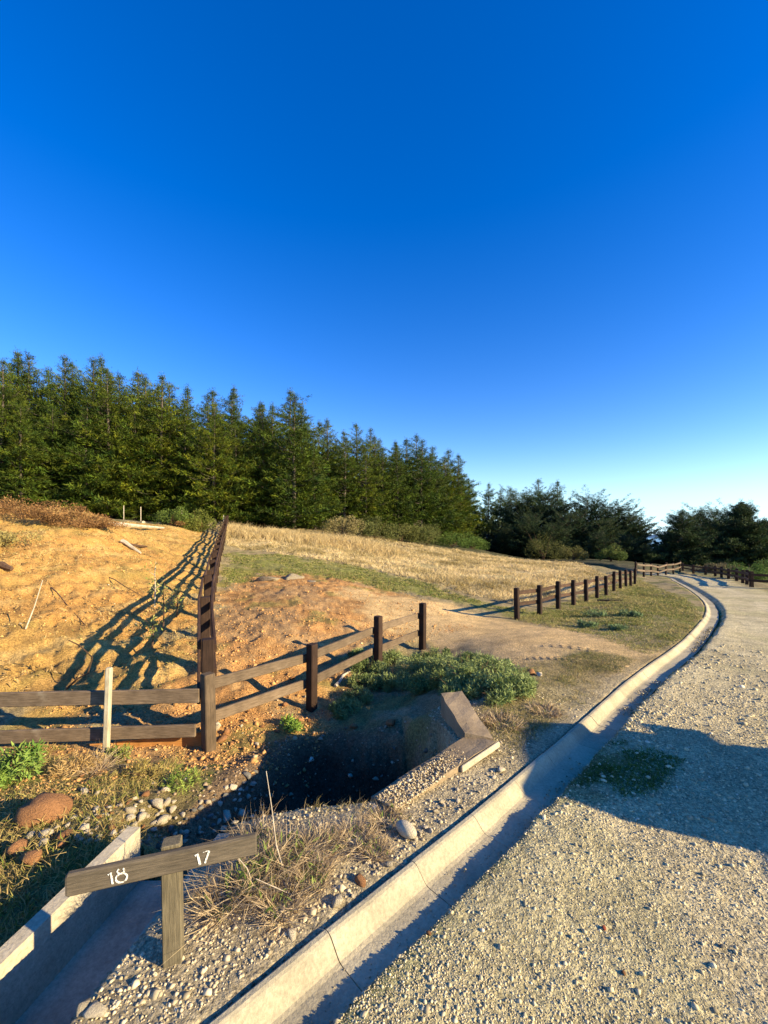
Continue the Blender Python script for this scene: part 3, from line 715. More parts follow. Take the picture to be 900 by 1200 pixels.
strew(45, [(205, 960), (300, 905), (300, 945), (270, 980), (180, 985)], (.025, .06), lambda: random.choice((M_ROCKW, M_ROCKG)), 'pale stone lying in the shaded part of the ditch', 'stones in the shaded ditch')
strew(12, [(380, 870), (500, 830), (510, 890), (440, 930), (330, 930)], (.02, .05), lambda: random.choice((M_ROCKW, M_ROCKG)), 'grey stone on the dark floor of the pit', 'stones in the dark pit')
strew(34, [(390, 1070), (470, 1010), (560, 940), (600, 900), (580, 890), (500, 950), (430, 1020), (380, 1055)], (.012, .028), lambda: M_ROCKW, 'white chip in the rubble strip behind the kerb', 'white chips behind the kerb')
strew(36, [(245, 860), (330, 800), (380, 790), (400, 850), (330, 870), (270, 880)], (.025, .06), lambda: random.choice((M_ROCKO, M_ROCKO, M_ROCKW)), 'clay-coloured stone below the near row of fence posts', 'clay stones below the near fence')
strew(26, [(70, 900), (230, 885), (250, 905), (180, 935), (80, 940)], (.02, .045), lambda: random.choice((M_ROCKO, M_ROCKW)), 'small ochre stone on the weedy bench below the long rails', 'ochre stones below the long rails')

# gravel and clods as countless small stones
def pebbles(name, pts, sizes, cols, squash=.6, oct_=False):
    n = len(pts); 
    if oct_: V0 = np.array([[1, 0, 0], [-1, 0, 0], [0, 1, 0], [0, -1, 0], [0, 0, 1], [0, 0, -1]], float); F0 = np.array([[0, 2, 4], [2, 1, 4], [1, 3, 4], [3, 0, 4], [2, 0, 5], [1, 2, 5], [3, 1, 5], [0, 3, 5]])
    else: V0, F0 = I1, I1F
    m = len(V0); r = rng
    J = 1+r.uniform(-.28, .28, (n, m, 1)); S = sizes[:, None]*np.stack([r.uniform(.75, 1.2, n), r.uniform(.6, 1.0, n), r.uniform(squash*.7, squash*1.2, n)], 1)
    W = V0[None]*J*S[:, None, :]; a = r.uniform(0, 6.28, n); b = r.uniform(-.5, .5, n)
    ca, sa = np.cos(a)[:, None], np.sin(a)[:, None]; cb, sb = np.cos(b)[:, None], np.sin(b)[:, None]
    x = W[..., 0]; y = W[..., 1]; z = W[..., 2]
    x, z = x*cb+z*sb, -x*sb+z*cb; x, y = x*ca-y*sa, x*sa+y*ca
    V = np.stack([x, y, z], -1)+pts[:, None, :]; F = F0[None]+(np.arange(n)*m)[:, None, None]
    tint = np.repeat(cols, m, axis=0)
    return np_mesh(name, V.reshape(-1, 3), F.reshape(-1, 3), None, tint)
def polar_scatter(n, r0, r1, p, th=50):
    u = rng.random(n)
    if abs(p-2) < 1e-6: r = r0*(r1/r0)**u
    else: r = (r0**(2-p)+u*(r1**(2-p)-r0**(2-p)))**(1/(2-p))
    t = np.radians(rng.uniform(-th, th, n)); return r*np.sin(t), r*np.cos(t)
def stone_cols(n, base=(.53, .445, .27), v=.28):
    c = np.array(base)[None]*rng.uniform(1-v, 1+v, (n, 1)); w = rng.random(n); c[w > .975] = np.array([.66, .58, .42]); c[w < .12] *= .6; return c
for nm_, n_, oct__, mu, sg, lo, hi in (('road_gravel', 34000, False, -5.15, .4, .004, .017), ('road_grit', 150000, True, -5.75, .35, .002, .007)):
    x, y = polar_scatter(n_, 1.0, 9.0 if not oct__ else 6.0, 1.85 if not oct__ else 2.0, 50); d = poly_dist(x, y, KP); k = d > .30+.03*rng.random(len(x)); x = x[k]; y = y[k]
    ms = area_dist(x, y, MOSS); k = (ms < 0) | (rng.random(len(x)) < .3); x = x[k]; y = y[k]
    sz = np.clip(rng.lognormal(mu, sg, len(x)), lo, hi)*np.clip(np.hypot(x, y)/2.4, .8, 2.4)
    pat = sstep(-.25, .3, fbm(x, y, 1.6, 3, 88)); k = rng.random(len(x)) < ((.35+.65*pat) if not oct__ else 1); x, y, sz = x[k], y[k], sz[k]; z = height(x, y)
    tag(link(nm_, pebbles(nm_, np.stack([x, y, z+sz*.1], 1), sz, stone_cols(len(x)), .6, oct__), M_GRAVEL), kind='stuff')
# chips and soil crumbs on the strip behind the kerb
x, y = polar_scatter(42000, 1.0, 6.5, 1.85, 50); d = poly_dist(x, y, KP); p = area_dist(x, y, PIT)
k = (d < -.01) & (d > -1.5+fbm(x, y, 1.2, 2, 4)*.8) & (p < .05) & (x > chan_r(y)+.06) & (y < 4.4) & (area_dist(x, y, TRACK) < -.2); x, y = x[k], y[k]; z = height(x, y); sz = np.clip(rng.lognormal(-5.15, .5, len(x)), .003, .025)
tag(link('verge_gravel', pebbles('verge_gravel', np.stack([x, y, z+sz*.1], 1), sz, stone_cols(len(x), (.50, .41, .26)), .6, True), M_GRAVEL), kind='stuff')
# gravel spilled over the front arm of the headwall
sp_n = 6500; sp_u = rng.random(sp_n)**.8; sp_w = rng.random(sp_n); x = .70-.72*sp_u+(sp_w-.3)*.12; y = 3.16-.70*sp_u-(sp_w-.3)*.13
k = rng.random(sp_n) < sstep(.15, .95, sp_u); x, y, sp_u = x[k], y[k], sp_u[k]; sz = np.clip(rng.lognormal(-5.4, .5, len(x)), .0025, .016)
tag(link('spilled_gravel', pebbles('spilled_gravel', np.stack([x, y, .006-.024*sp_u+sz*.4+.012*rng.random(len(x))], 1), sz, stone_cols(len(x), (.46, .37, .23)), .6, True), M_GRAVEL), kind='stuff')
# silt, grit and chips lying in the gutter
s = rng.integers(0, len(KP)-1, 9000); kk = KP[s]+(KP[s+1]-KP[s])*rng.random((9000, 1)); tt = KP[s+1]-KP[s]; tt /= np.linalg.norm(tt, axis=1)[:, None]; off = .315-np.abs(rng.normal(0, .05, 9000))
x = kk[:, 0]+tt[:, 1]*off; y = kk[:, 1]-tt[:, 0]*off; k = (y > .8) & (y < 9) & (off > .155) & (fbm(x, y, 1.7, 2, 99) > -.05); x, y = x[k], y[k]; z = zroad(y)-.051; sz = np.clip(rng.lognormal(-5.6, .5, len(x)), .0018, .012)*np.clip(np.hypot(x, y)/2.4, .8, 2)
tag(link('gutter_grit', pebbles('gutter_grit', np.stack([x, y, z+sz*.3], 1), sz, stone_cols(len(x), (.33, .27, .16)), .6, True), M_GRAVEL), kind='stuff')
# ditch rubble
x, y = polar_scatter(9000, 2.4, 6, 1.5, 45); p = area_dist(x, y, PIT); k = p > .05; x, y = x[k], y[k]; z = height(x, y); sz = np.clip(rng.lognormal(-4.75, .65, len(x)), .004, .04)
tag(link('ditch_rubble', pebbles('ditch_rubble', np.stack([x, y, z+sz*.1], 1), sz, stone_cols(len(x), (.26, .19, .12), .5), .6, True), M_GRAVEL), kind='stuff')
# clay clods
x, y = polar_scatter(90000, 3.4, 16, 1.5, 50); q = np.maximum(area_dist(x, y, CLAY)+.3, area_dist(x, y, BANK)-.2*0); dens = np.where(area_dist(x, y, CLAY) > -.3, .85, .75)
k = (q > 0) & (rng.random(len(x)) < dens*sstep(-.3, .25, fbm(x, y, 1.1, 3, 77))) & (area_dist(x, y, PIT) < .5); x, y = x[k], y[k]; z = height(x, y)
sz = np.clip(rng.lognormal(-4.75, .6, len(x)), .004, .05)
cc = stone_cols(len(x), (.50, .27, .10), .25); cc = np.clip(cc, 0, [.6, .42, .22]); bm_ = area_dist(x, y, BANK) > .2; cc[bm_] = stone_cols(int(bm_.sum()), (.48, .30, .10), .3)
tag(link('clay_clods', pebbles('clay_clods', np.stack([x, y, z+sz*.1], 1), sz, cc, .75, True), M_GRAVEL), kind='stuff')
# tyre tread pressed into the track: two lines of small ridges
def tread(px0, px1, n):
    a = G(*px0); b = G(*px1); pts = []; d = (b-a)[:2]; L = np.linalg.norm(d); d /= L; nn = np.array([-d[1], d[0]])
    for i in range(n):
        for s in (-1, 1):
            c = a[:2]+d*L*(i+.5*(s > 0))/n+nn*s*.075+nn*.12*math.sin(i/n*2.5); pts.append((c[0], c[1], s))
    P = np.array(pts); z = height(P[:, 0], P[:, 1]); V = []; F = []
    for (cx, cy, s), zz in zip(P, z):
        u = d*math.cos(.6*s)+nn*math.sin(.6*s); v = np.array([-u[1], u[0]]); b0 = len(V)
        for su, sv, h in ((-1, -1, -.02), (1, -1, -.02), (1, 1, -.02), (-1, 1, -.02), (-.8, -.2, .013), (.8, -.2, .013)):
            q = np.array([cx, cy])+u*.06*su+v*.02*sv; V.append((q[0], q[1], zz+h))
        F += [[b0, b0+1, b0+5], [b0, b0+5, b0+4], [b0+1, b0+2, b0+5], [b0+2, b0+3, b0+4], [b0+2, b0+4, b0+5], [b0+3, b0, b0+4]]
    return V, F
V1, F1 = tread((622, 772), (735, 785), 13); V2, F2_ = tread((640, 757), (700, 766), 6)
V = V1+V2; F = F1+[[i+len(V1) for i in f] for f in F2_]
tag(link('tyre_ridges', np_mesh('tyre_ridges', V, F, None, np.tile([.42, .29, .15], (len(V), 1))), M_GRAVEL), kind='stuff')

# ------------------------------------------------------------------ blades, leaves, bushes
def blades(P, D, L, W, bend=.25):
    """curved tapering blades: base P, direction D (unit), length L, width W"""
    n = len(P); s = np.cross(D, rng.normal(size=(n, 3))); s /= np.linalg.norm(s, axis=1)[:, None]+1e-9
    g = rng.normal(size=(n, 3)); g[:, 2] = -abs(g[:, 2])*.6
    mid = P+D*(L*.55)[:, None]; tip = P+D*L[:, None]+g*(L*bend)[:, None]
    h = (W/2)[:, None]; V = np.stack([P-s*h, P+s*h, mid+s*h*.8, mid-s*h*.8, tip], 1).reshape(-1, 3)
    b = np.arange(n)*5; Q = np.stack([b, b+1, b+2, b+3], 1); T = np.stack([b+3, b+2, b+4], 1)
    return V, T, Q
def grass(name, x, y, blades_per, L, W, cols, lean=.55, spread=.04, label=None):
    n = len(x); X = np.repeat(x, blades_per)+rng.normal(0, 1, n*blades_per)*np.repeat(np.broadcast_to(spread, n), blades_per); Y = np.repeat(y, blades_per)+rng.normal(0, 1, n*blades_per)*np.repeat(np.broadcast_to(spread, n), blades_per)
    Z = height(X, Y)-.01
    D = rng.normal(size=(len(X), 3))*lean; D[:, 2] = 1; D /= np.linalg.norm(D, axis=1)[:, None]
    LL = np.repeat(L, blades_per)*rng.uniform(.5, 1.15, len(X)); WW = np.repeat(W, blades_per)*rng.uniform(.7, 1.2, len(X))
    V, T, Q = blades(np.stack([X, Y, Z], 1), D, LL, WW)
    c = np.repeat(cols, blades_per, axis=0)*rng.uniform(.75, 1.2, (len(X), 1)); c = np.repeat(c, 5, axis=0)
    o = link(name, np_mesh(name, V, T, Q, c), M_GRASS); tag(o, kind='stuff'); return o
def scatter_in(poly, n, p=1.2):
    P = np.array(poly); x0, y0 = P.min(0); x1, y1 = P.max(0); xs = []; ys = []; c = 0
    r = np.hypot(P[:, 0], P[:, 1]); 
    while c < n:
        x = rng.uniform(x0, x1, n*2); y = rng.uniform(y0, y1, n*2); rr = np.hypot(x, y)
        k = (area_dist(x, y, P) > 0) & (rng.random(len(x)) < (r.min()/np.maximum(rr, .1))**p); xs.append(x[k]); ys.append(y[k]); c += k.sum()
    return np.concatenate(xs)[:n], np.concatenate(ys)[:n]
def colmix(n, a, b, t): t = np.clip(t, 0, 1)[:, None]; return np.array(a)*(1-t)+np.array(b)*t
# straw field
x, y = scatter_in(STRAW, 11000, .9); nz = fbm(x, y, .5, 3, 31); k = nz > -.35; x, y, nz = x[k], y[k], nz[k]; R_ = np.hypot(x, y)
grass('dry_grass', x, y, 9, .20+.12*rng.random(len(x))+.10*np.clip(nz, 0, 1), .007+.0006*R_, colmix(len(x), (.74, .58, .31), (.30, .23, .09), rng.random(len(x))*.75+nz*1.2), .75, .09)
# tall pale grass along the crest below the pines
x, y = [], []
cp = np.array([G(*p)[:2] for p in [(268, 622), (300, 628), (340, 632), (380, 637), (420, 640), (445, 648)]]); cpr = resample(cp, .05); idx = rng.integers(0, len(cpr), 1500)
x = cpr[idx, 0]+rng.normal(0, .9, 1500); y = cpr[idx, 1]+rng.normal(0, 1.3, 1500)
grass('tall_dry_grass', x, y, 12, .55+.35*rng.random(1500), np.full(1500, .022), colmix(1500, (.64, .50, .26), (.46, .33, .14), rng.random(1500)), .35, .12)
# short green grass
x, y = scatter_in(GREEN, 9000, 1.1); nz = fbm(x, y, 1.1, 3, 41); k = nz > -.12; x, y, nz = x[k], y[k], nz[k]; R_ = np.hypot(x, y)
grass('short_grass', x, y, 8, .05+.05*rng.random(len(x)), .005+.0008*R_, colmix(len(x), (.15, .19, .035), (.42, .34, .14), rng.random(len(x))*1.2-.2), .9, .05)
# verge between the track, the fence and the kerb
VERGE = gp((600, 725), (640, 712), (700, 695), (750, 680), (800, 700), (822, 722), (800, 748), (760, 768), (700, 745))
x, y = scatter_in(VERGE, 9000, .8); nz = fbm(x, y, 1.4, 3, 43); R_ = np.hypot(x, y)
grass('verge_grass', x, y, 8, .05+.09*rng.random(len(x))*sstep(-.2, .4, nz), .004+.0006*R_, colmix(len(x), (.20, .23, .05), (.46, .36, .16), rng.random(len(x))+nz*.6), 1.0, .06)
# grass on the strip behind the kerb and round the headwall, dry and sparse
x, y = polar_scatter(12000, 1.0, 6.5, 1.6, 48); d = poly_dist(x, y, KP); p = area_dist(x, y, PIT); nz = fbm(x, y, 1.3, 3, 45)
k = (d < -.08) & (d > -1.7) & (p < -.02) & (x > chan_r(y)+.1) & (nz > -.06+.5*sstep(2.5, 1.4, y)) & ((x > .95) | (y < 2.5)); x, y = x[k], y[k]; n = len(x)
grass('verge_tufts', x, y, 7, .03+.06*rng.random(n), np.full(n, .0032), colmix(n, (.19, .19, .05), (.54, .41, .20), rng.random(n)*1.3), 1.0, .02)
x, y = scatter_in(VSTRIP, 4200, .8); nz = fbm(x, y, 1.8, 3, 245); k = (nz > -.15) & (poly_dist(x, y, KP) < -.01); x, y, nz = x[k], y[k], nz[k]; n = len(x)
grass('strip_grass', x, y, 8, .03+.07*rng.random(n)*sstep(-.15, .3, nz), np.full(n, .0042), colmix(n, (.13, .16, .035), (.42, .33, .16), rng.random(n)*1.2), 1.0, .03)
# weeds on the bench left of the channel and below the long rails
x, y = polar_scatter(16000, 1.8, 6, 1.2, 50); p = area_dist(x, y, PIT); nz = fbm(x, y, 1.5, 3, 46)
k = (x < -1.62) & (y < 4.35) & (p < .25) & (nz > -.02-.3*(y < 2.9)); x, y = x[k], y[k]; n = len(x)
grass('bench_weeds', x, y, 7, .03+.09*rng.random(n), np.full(n, .006), colmix(n, (.14, .18, .03), (.46, .33, .13), rng.random(n)*1.25), .9, .03)
# dead leaves, bark and twigs strewn over the bank
x, y = scatter_in(BANK, 16000, .9); nz = fbm(x, y, .9, 3, 147); k = nz > -.05; x, y = x[k], y[k]; n = len(x); z = height(x, y)
L_ = rng.normal(size=(n, 3)); L_[:, 2] *= .25
LITTER = (np.stack([x, y, z+.01], 1), n)
# sparse stubble on the clay bank
x, y = scatter_in(BANK, 9000, .8); nz = fbm(x, y, .7, 3, 47); k = nz > -.05; x, y = x[k], y[k]; n = len(x)
grass('bank_stubble', x, y, 6, .02+.08*rng.random(n)**2, .005+.0006*np.hypot(x, y), colmix(n, (.25, .24, .06), (.60, .44, .18), rng.random(n)*1.3), .8, .06)
# green strip on the road side of the gutter and mossy patch
s = rng.integers(0, len(KP)-1, 9000); kk = KP[s]+(KP[s+1]-KP[s])*rng.random((9000, 1)); tt = KP[s+1]-KP[s]; tt /= np.linalg.norm(tt, axis=1)[:, None]; off = .325+np.abs(rng.normal(0, .05, 9000))
x = kk[:, 0]+tt[:, 1]*off; y = kk[:, 1]-tt[:, 0]*off; nz = fbm(x, y, 2.0, 2, 48); k = (nz > -.1) & (y > .8) & (y < 12); x, y = x[k], y[k]; n = len(x)
grass('gutter_grass', x, y, 4, .012+.018*rng.random(n), .002+.0007*np.hypot(x, y), colmix(n, (.10, .14, .025), (.30, .28, .10), rng.random(n)), 1.0, .012)
x, y = scatter_in(MOSS, 6500, .3); k = (fbm(x, y, 2.2, 3, 52) > -.15) & (poly_dist(x, y, KP) > .38); x, y = x[k], y[k]; n = len(x); grass('road_moss', x, y, 5, .014+.026*rng.random(n), np.full(n, .006), colmix(n, (.05, .10, .015), (.15, .20, .04), rng.random(n)), 1.1, .02)

def leaf_cloud(V, n, size, cols, up=.3, thin=.35):
    """n leaf-shaped quads round the points V"""
    P = V; D = rng.normal(size=(n, 3)); D[:, 2] += up; D /= np.linalg.norm(D, axis=1)[:, None]
    s = np.cross(D, rng.normal(size=(n, 3))); s /= np.linalg.norm(s, axis=1)[:, None]
    L = size*rng.uniform(.6, 1.3, n); h = (L*thin/2)[:, None]
    A = np.stack([P, P+D*(L*.5)[:, None]+s*h, P+D*L[:, None], P+D*(L*.5)[:, None]-s*h], 1).reshape(-1, 3)
    Q = np.arange(n*4).reshape(-1, 4); return A, Q, np.repeat(cols, 4, axis=0)
A, Q, c = leaf_cloud(LITTER[0], LITTER[1], .075, colmix(LITTER[1], (.13, .075, .03), (.50, .34, .14), rng.random(LITTER[1])), .15, .28)
tag(link('bank_litter', np_mesh('bank_litter', A, None, Q, c), M_LEAF), kind='stuff')
def bush_mesh(name, r, h, n, size, ca, cb, lumps=9, thin=.35, ragged=.3):
    C = []; 
    for k in range(lumps):
        a = rng.uniform(0, 6.28); q = r*math.sqrt(rng.random())*.75; C.append((q*math.cos(a), q*math.sin(a), h*rng.uniform(.25, .75)*(1-.4*(q/r)), r*rng.uniform(.22, .42)))
    C = np.array(C); i = rng.integers(0, lumps, n); D = rng.normal(size=(n, 3)); D /= np.linalg.norm(D, axis=1)[:, None]
    rad = C[i, 3]*(1-ragged*rng.random(n)**2*1.5); P = C[i, :3]+D*rad[:, None]*np.array([1, 1, min(1.0, h/r)]); P[:, 2] = np.abs(P[:, 2])
    tone = rng.random(lumps)[i]*.7+rng.random(n)*.5
    A, Q, c = leaf_cloud(P, n, size, colmix(n, ca, cb, tone), .3, thin)
    return np_mesh(name, A, None, Q, c)
def bush(name, px, py, r, h, n, size, ca, cb, label, cat='bush', group=None, twig=(.10, .06, .035), mat=None, Y=None, thin=.35, sink=.0):
    g = G(px, py) if Y is None else np.array([(px-450)/F_PX*Y, Y, gz((px-450)/F_PX*Y, Y)])
    root = empty(name, (g[0], g[1], g[2]-sink)); tag(root, label, cat, group)
    link('leaves', bush_mesh('leaves', r, h, n, size, ca, cb, thin=thin), mat or M_LEAF, root)
    mb = MB()
    for k in range(9):
        a = random.uniform(0, 6.28); q = r*random.uniform(.3, .9); mb.tube([(0, 0, -.05), (q*.4*math.cos(a), q*.4*math.sin(a), h*.35), (q*math.cos(a), q*math.sin(a), h*random.uniform(.5, .95))], [.012*h+.004, .008*h+.002, .002], 4)
    mb.build('stem', M_STICK, root); return root
# silver-green weeds round the far end of the pit
SG = ((.08, .13, .03), (.30, .35, .13))
WEEDS = [(418, 768, .20, 'silver-green weed clump below the third fence post'), (455, 772, .26, 'bushy green weed clump left of the last near post'), (490, 778, .28, 'feathery grey-green weed clump under the last near post'), (528, 780, .28, 'broad grey-green weed clump at the middle of the weed bank'), (560, 795, .26, 'pale green weed clump beyond the wing wall'), (590, 800, .24, 'feathery weed clump next to the dark red stone'), (606, 806, .17, 'low weed clump tailing off towards the kerb'), (500, 800, .22, 'green weeds growing directly behind the wing wall'), (540, 808, .18, 'dark green weeds at the back corner of the wing wall'), (472, 795, .22, 'weeds hanging over the shaded far side of the pit'), (412, 818, .19, 'grey-green weed tuft on the pit edge right of the second post'), (402, 828, .15, 'small weed tuft at the left end of the pit edge'), (560, 772, .17, 'low green weeds bordering the dirt track')]
for px, py, r, lab in WEEDS:
    bush('weed_clump', px, py+8, r*1.55, r*1.0, 3200, .048, *SG, lab, 'weeds', 'green weeds round the pit', thin=.22)
for px, py, r, lab in [(432, 782, .24, 'weeds between third fence post and pit'), (512, 768, .22, 'green weeds right of the last near post'), (545, 783, .25, 'thick green weeds in the heart of the weed bank'), (580, 785, .22, 'thick weeds below the small white stone'), (525, 800, .22, 'weeds touching the top of the wing wall'), (575, 812, .20, 'weeds right behind the wing wall corner'), (450, 800, .20, 'dark weeds hanging into the pit'), (425, 798, .18, 'low weeds over the pit edge by the pale stick')]:
    bush('weed_clump', px, py+6, r*1.4, r, 2600, .048, *SG, lab, 'weeds', 'green weeds round the pit', thin=.22)
bush('weed_clump', 340, 855, .13, .13, 420, .07, (.12, .24, .03), (.30, .42, .08), 'bright green leafy weed on the clay below the second post', 'weeds', thin=.2)
bush('weed_clump', 8, 915, .27, .26, 1500, .06, (.08, .17, .025), (.25, .34, .07), 'bright green weed clump at the left below the rails', 'weeds', thin=.25)
bush('weed_clump', 140, 890, .12, .12, 350, .05, (.12, .18, .03), (.3, .32, .08), 'small green weed right of the pale stake', 'weeds', thin=.25)
bush('weed_clump', 215, 920, .16, .10, 500, .05, (.13, .22, .03), (.3, .36, .08), 'green grassy weed above the shaded ditch', 'weeds', thin=.15)
bush('weed_clump', 90, 905, .2, .2, 900, .05, (.32, .20, .07), (.55, .38, .16), 'dry brown weed left of the pale stake', 'weeds', thin=.12)
bush('weed_clump', 175, 910, .2, .13, 700, .05, (.28, .22, .06), (.46, .36, .12), 'yellowish weed between stake and ditch', 'weeds', thin=.15)
for i, (px, py, r) in enumerate([(700, 722, .32), (688, 735, .26), (740, 722, .3), (722, 738, .2)]):
    bush('weed_clump', px, py, r, r*.5, 700, .07, (.10, .16, .06), (.24, .30, .13), ['dark green low mound of weeds on the verge', 'smaller green weed mound below the dark one on the verge', 'long green weed mound nearer the kerb on the verge', 'small weed tuft between verge mounds and kerb'][i], 'weeds', thin=.25)

# dry twiggy bush by the sign
def twig_bush(name, g, r, h, n, label, ca=(.30, .20, .12), cb=(.58, .46, .30), green=.15, w=.0035):
    root = empty(name, g); tag(root, label, 'bush')
    a = rng.uniform(0, 6.28, n); q = r*.45*np.sqrt(rng.random(n)); P = np.stack([q*np.cos(a), q*np.sin(a), np.zeros(n)-.01], 1)
    D = np.stack([np.cos(a)*.9, np.sin(a)*.9, rng.uniform(.25, 1.3, n)], 1)+rng.normal(0, .3, (n, 3)); D /= np.linalg.norm(D, axis=1)[:, None]
    L = h*rng.uniform(.5, 1.25, n); V, T, Q = blades(P, D, L, np.full(n, w), .35)
    c = colmix(n, ca, cb, rng.random(n)); link('twigs', np_mesh('twigs', V, T, Q, np.repeat(c, 5, axis=0)), M_LEAF, root)
    m = int(n*green)
    if m: 
        a = rng.uniform(0, 6.28, m); q = r*.6*np.sqrt(rng.random(m)); P = np.stack([q*np.cos(a), q*np.sin(a), h*.25*rng.random(m)], 1)
        A, Q, c = leaf_cloud(P, m, h*.35, colmix(m, (.11, .17, .03), (.26, .30, .08), rng.random(m)), .8, .16); link('leaves', np_mesh('leaves', A, None, Q, c), M_LEAF, root)
    return root
TB = [(262, 1060, .17, .17, 'dry twiggy bush just right of the sign post'), (300, 1035, .2, .2, 'tangle of dry brown stems right of the sign board'), (335, 1010, .2, .18, 'dry bush with green shoots on the near rim of the pit'), (372, 1002, .2, .16, 'purple-brown dry tuft behind the middle of the kerb'), (330, 1065, .15, .14, 'low straw-coloured tuft beside the gravel patch'), (415, 985, .2, .13, 'dry tuft on the pit rim left of the white egg stone'), (455, 965, .18, .11, 'low dark dry tuft behind the egg-shaped stone'), (300, 990, .17, .15, 'dry stems at the left end of the pit rim'), (366, 1035, .13, .12, 'green and straw tuft in the middle of the dry bushes'), (440, 1000, .12, .09, 'small dry tuft between egg-shaped stone and bushes'), (590, 850, .3, .14, 'grey dry scrub right of the wing wall'), (640, 835, .28, .1, 'dry stubble clump between weeds and kerb')]
for px, py, r, h, lab in TB: twig_bush('dry_bush', G(px, py), r, h, 400, lab, (.27, .185, .105), (.58, .45, .27), .22 if 'green' in lab or 'tangle' in lab else .08, .0030+.0006*(r > .25)*4)
twig_bush('dry_bush', G(110, 905), .2, .25, 260, 'spindly dry plant in front of the lower rail', green=0, w=.004)
# single long stems
def stem(name, pts, rad, mat, label, cat='stem'):
    pts = [np.array(p, float) for p in pts]; o = pts[0]
    mb = MB(); mb.tube([p-o for p in pts], np.linspace(rad, rad*.45, len(pts)), 6); ob = mb.build(name, mat); ob.location = o; tag(ob, label, cat); return ob
g = G(335, 1030); stem('dry_stalk', [g, g+np.array([-.05, .02, .14]), g+np.array([-.08, .05, .30]), g+np.array([-.12, .1, .44])], .0035, M_LOG, 'tall thin pale stalk rising from the dry bush before the pit')
g = G(300, 1045); stem('dry_stalk', [g, g+np.array([-.04, 0, .10]), g+np.array([-.11, .02, .16])], .003, M_LOG, 'pale forked stalk leaning towards the sign board')
g = G(345, 1050); stem('dry_stalk', [g, g+np.array([-.07, -.02, .05]), g+np.array([-.16, -.03, .10])], .003, M_LOG, 'pale bent stalk lying across the dry bush')
g = G(30, 738); stem('dry_stalk', [g, g+np.array([.06, .1, .35]), g+np.array([.12, .2, .8])], .012, M_LOG, 'leaning pale dead stalk on the clay bank at the left')
g = G(100, 808); stem('curved_branch', [g+np.array([-.25, 0, 0]), g+np.array([-.1, 0, .14]), g+np.array([.02, .02, .2]), g+np.array([.06, .05, .4]), g+np.array([-.15, .1, .55]), g+np.array([-.3, .1, .62])], .014, M_STICK, 'dark curved dead branch standing behind the long rails', 'branch')
for i, (px, py, h) in enumerate([(181, 712, 1.0), (191, 742, .9), (207, 725, .6), (178, 760, .5)]):
    g = G(px, py); root = empty('dead_sapling', g); tag(root, ['tallest thin dead sapling in the fence shadow', 'thin reddish sapling with a few green leaves in the fence shadow', 'short dead sapling nearest the uphill fence', 'short twisted sapling low in the fence shadow'][i], 'sapling')
    mb = MB(); mb.tube([(0, 0, -.05), (.02, 0, h*.4), (-.01, .03, h*.75), (.02, .02, h)], [.014, .012, .009, .004], 5)
    for k in range(5): z0 = h*random.uniform(.35, .9); a = random.uniform(0, 6.28); mb.tube([(0, 0, z0), (.12*math.cos(a), .12*math.sin(a), z0+.08)], [.006, .003], 4)
    mb.build('stem', M_STICK if i else M_LOG, root)
    n = 90; P = np.stack([rng.normal(0, .08, n), rng.normal(0, .08, n), h*rng.uniform(.3, 1, n)], 1); A, Q, c = leaf_cloud(P, n, .07, colmix(n, (.20, .24, .05), (.42, .38, .12), rng.random(n)), .2, .35); link('leaves', np_mesh('leaves', A, None, Q, c), M_LEAF, root)
# logs, timber and sticks on the bank and ground
def log(px0, px1, r, label, lift=.0, mat=M_LOG, name='log', sag=0):
    a = G(*px0)+np.array([0, 0, r*.6+lift]); b = G(*px1)+np.array([0, 0, r*.6]); m = (a+b)/2+np.array([0, 0, sag]); g = gz(m[0], m[1])+r*.5; m[2] = max(m[2], g)
    return stem(name, [a, a*.7+m*.3+np.array([.02, 0, .01]), m, b*.6+m*.4, b], r, mat, label, 'log')
log((130, 616), (192, 620), .10, 'long bleached fallen trunk on the bank crest under the pines')
log((168, 613), (193, 606), .09, 'bleached forked log propped on the fallen trunk', sag=.15)
log((143, 636), (165, 650), .08, 'grey timber lying near the top of the clay bank', mat=M_LOG); log((147, 640), (172, 643), .07, 'dark timber beside the grey one on the clay bank', mat=M_STICK)
log((393, 806), (411, 788), .028, 'pale stick lying at the pit edge among the weeds'); log((0, 665), (14, 670), .09, 'dark log on the bank at the left frame edge', mat=M_STICK)
log((128, 678), (165, 700), .012, 'thin root trailing down the clay bank', mat=M_STICK, name='stick'); log((60, 690), (100, 735), .014, 'long thin root across the middle of the clay bank', mat=M_STICK, name='stick')
log((700, 705), (730, 705), .05, 'dark fallen branch on the verge behind the weeds', mat=M_STICK, name='branch')
log((478, 1069), (505, 1055), .0035, 'thin dry twig lying in the gutter', mat=M_STICK, name='twig', lift=.02)
# thin wire-fence posts at the forest edge
for i, px in enumerate((145, 165, 213, 262)):
    Y = 30+i; x0 = (px-450)/F_PX*Y; z0 = gz(x0, Y); mb = MB(); mb.tube([(0, 0, -.2), (0, 0, 1.1)], .026, 6); o = mb.build('wire_post', M_LOG); o.location = (x0, Y, z0)
    tag(o, ['thin pale post at the forest edge left of the fallen trunk', 'thin pale post behind the bleached trunk', 'thin pale post in the scrub right of the trunk', 'thin pale post where the uphill fence meets the pines'][i], 'post')
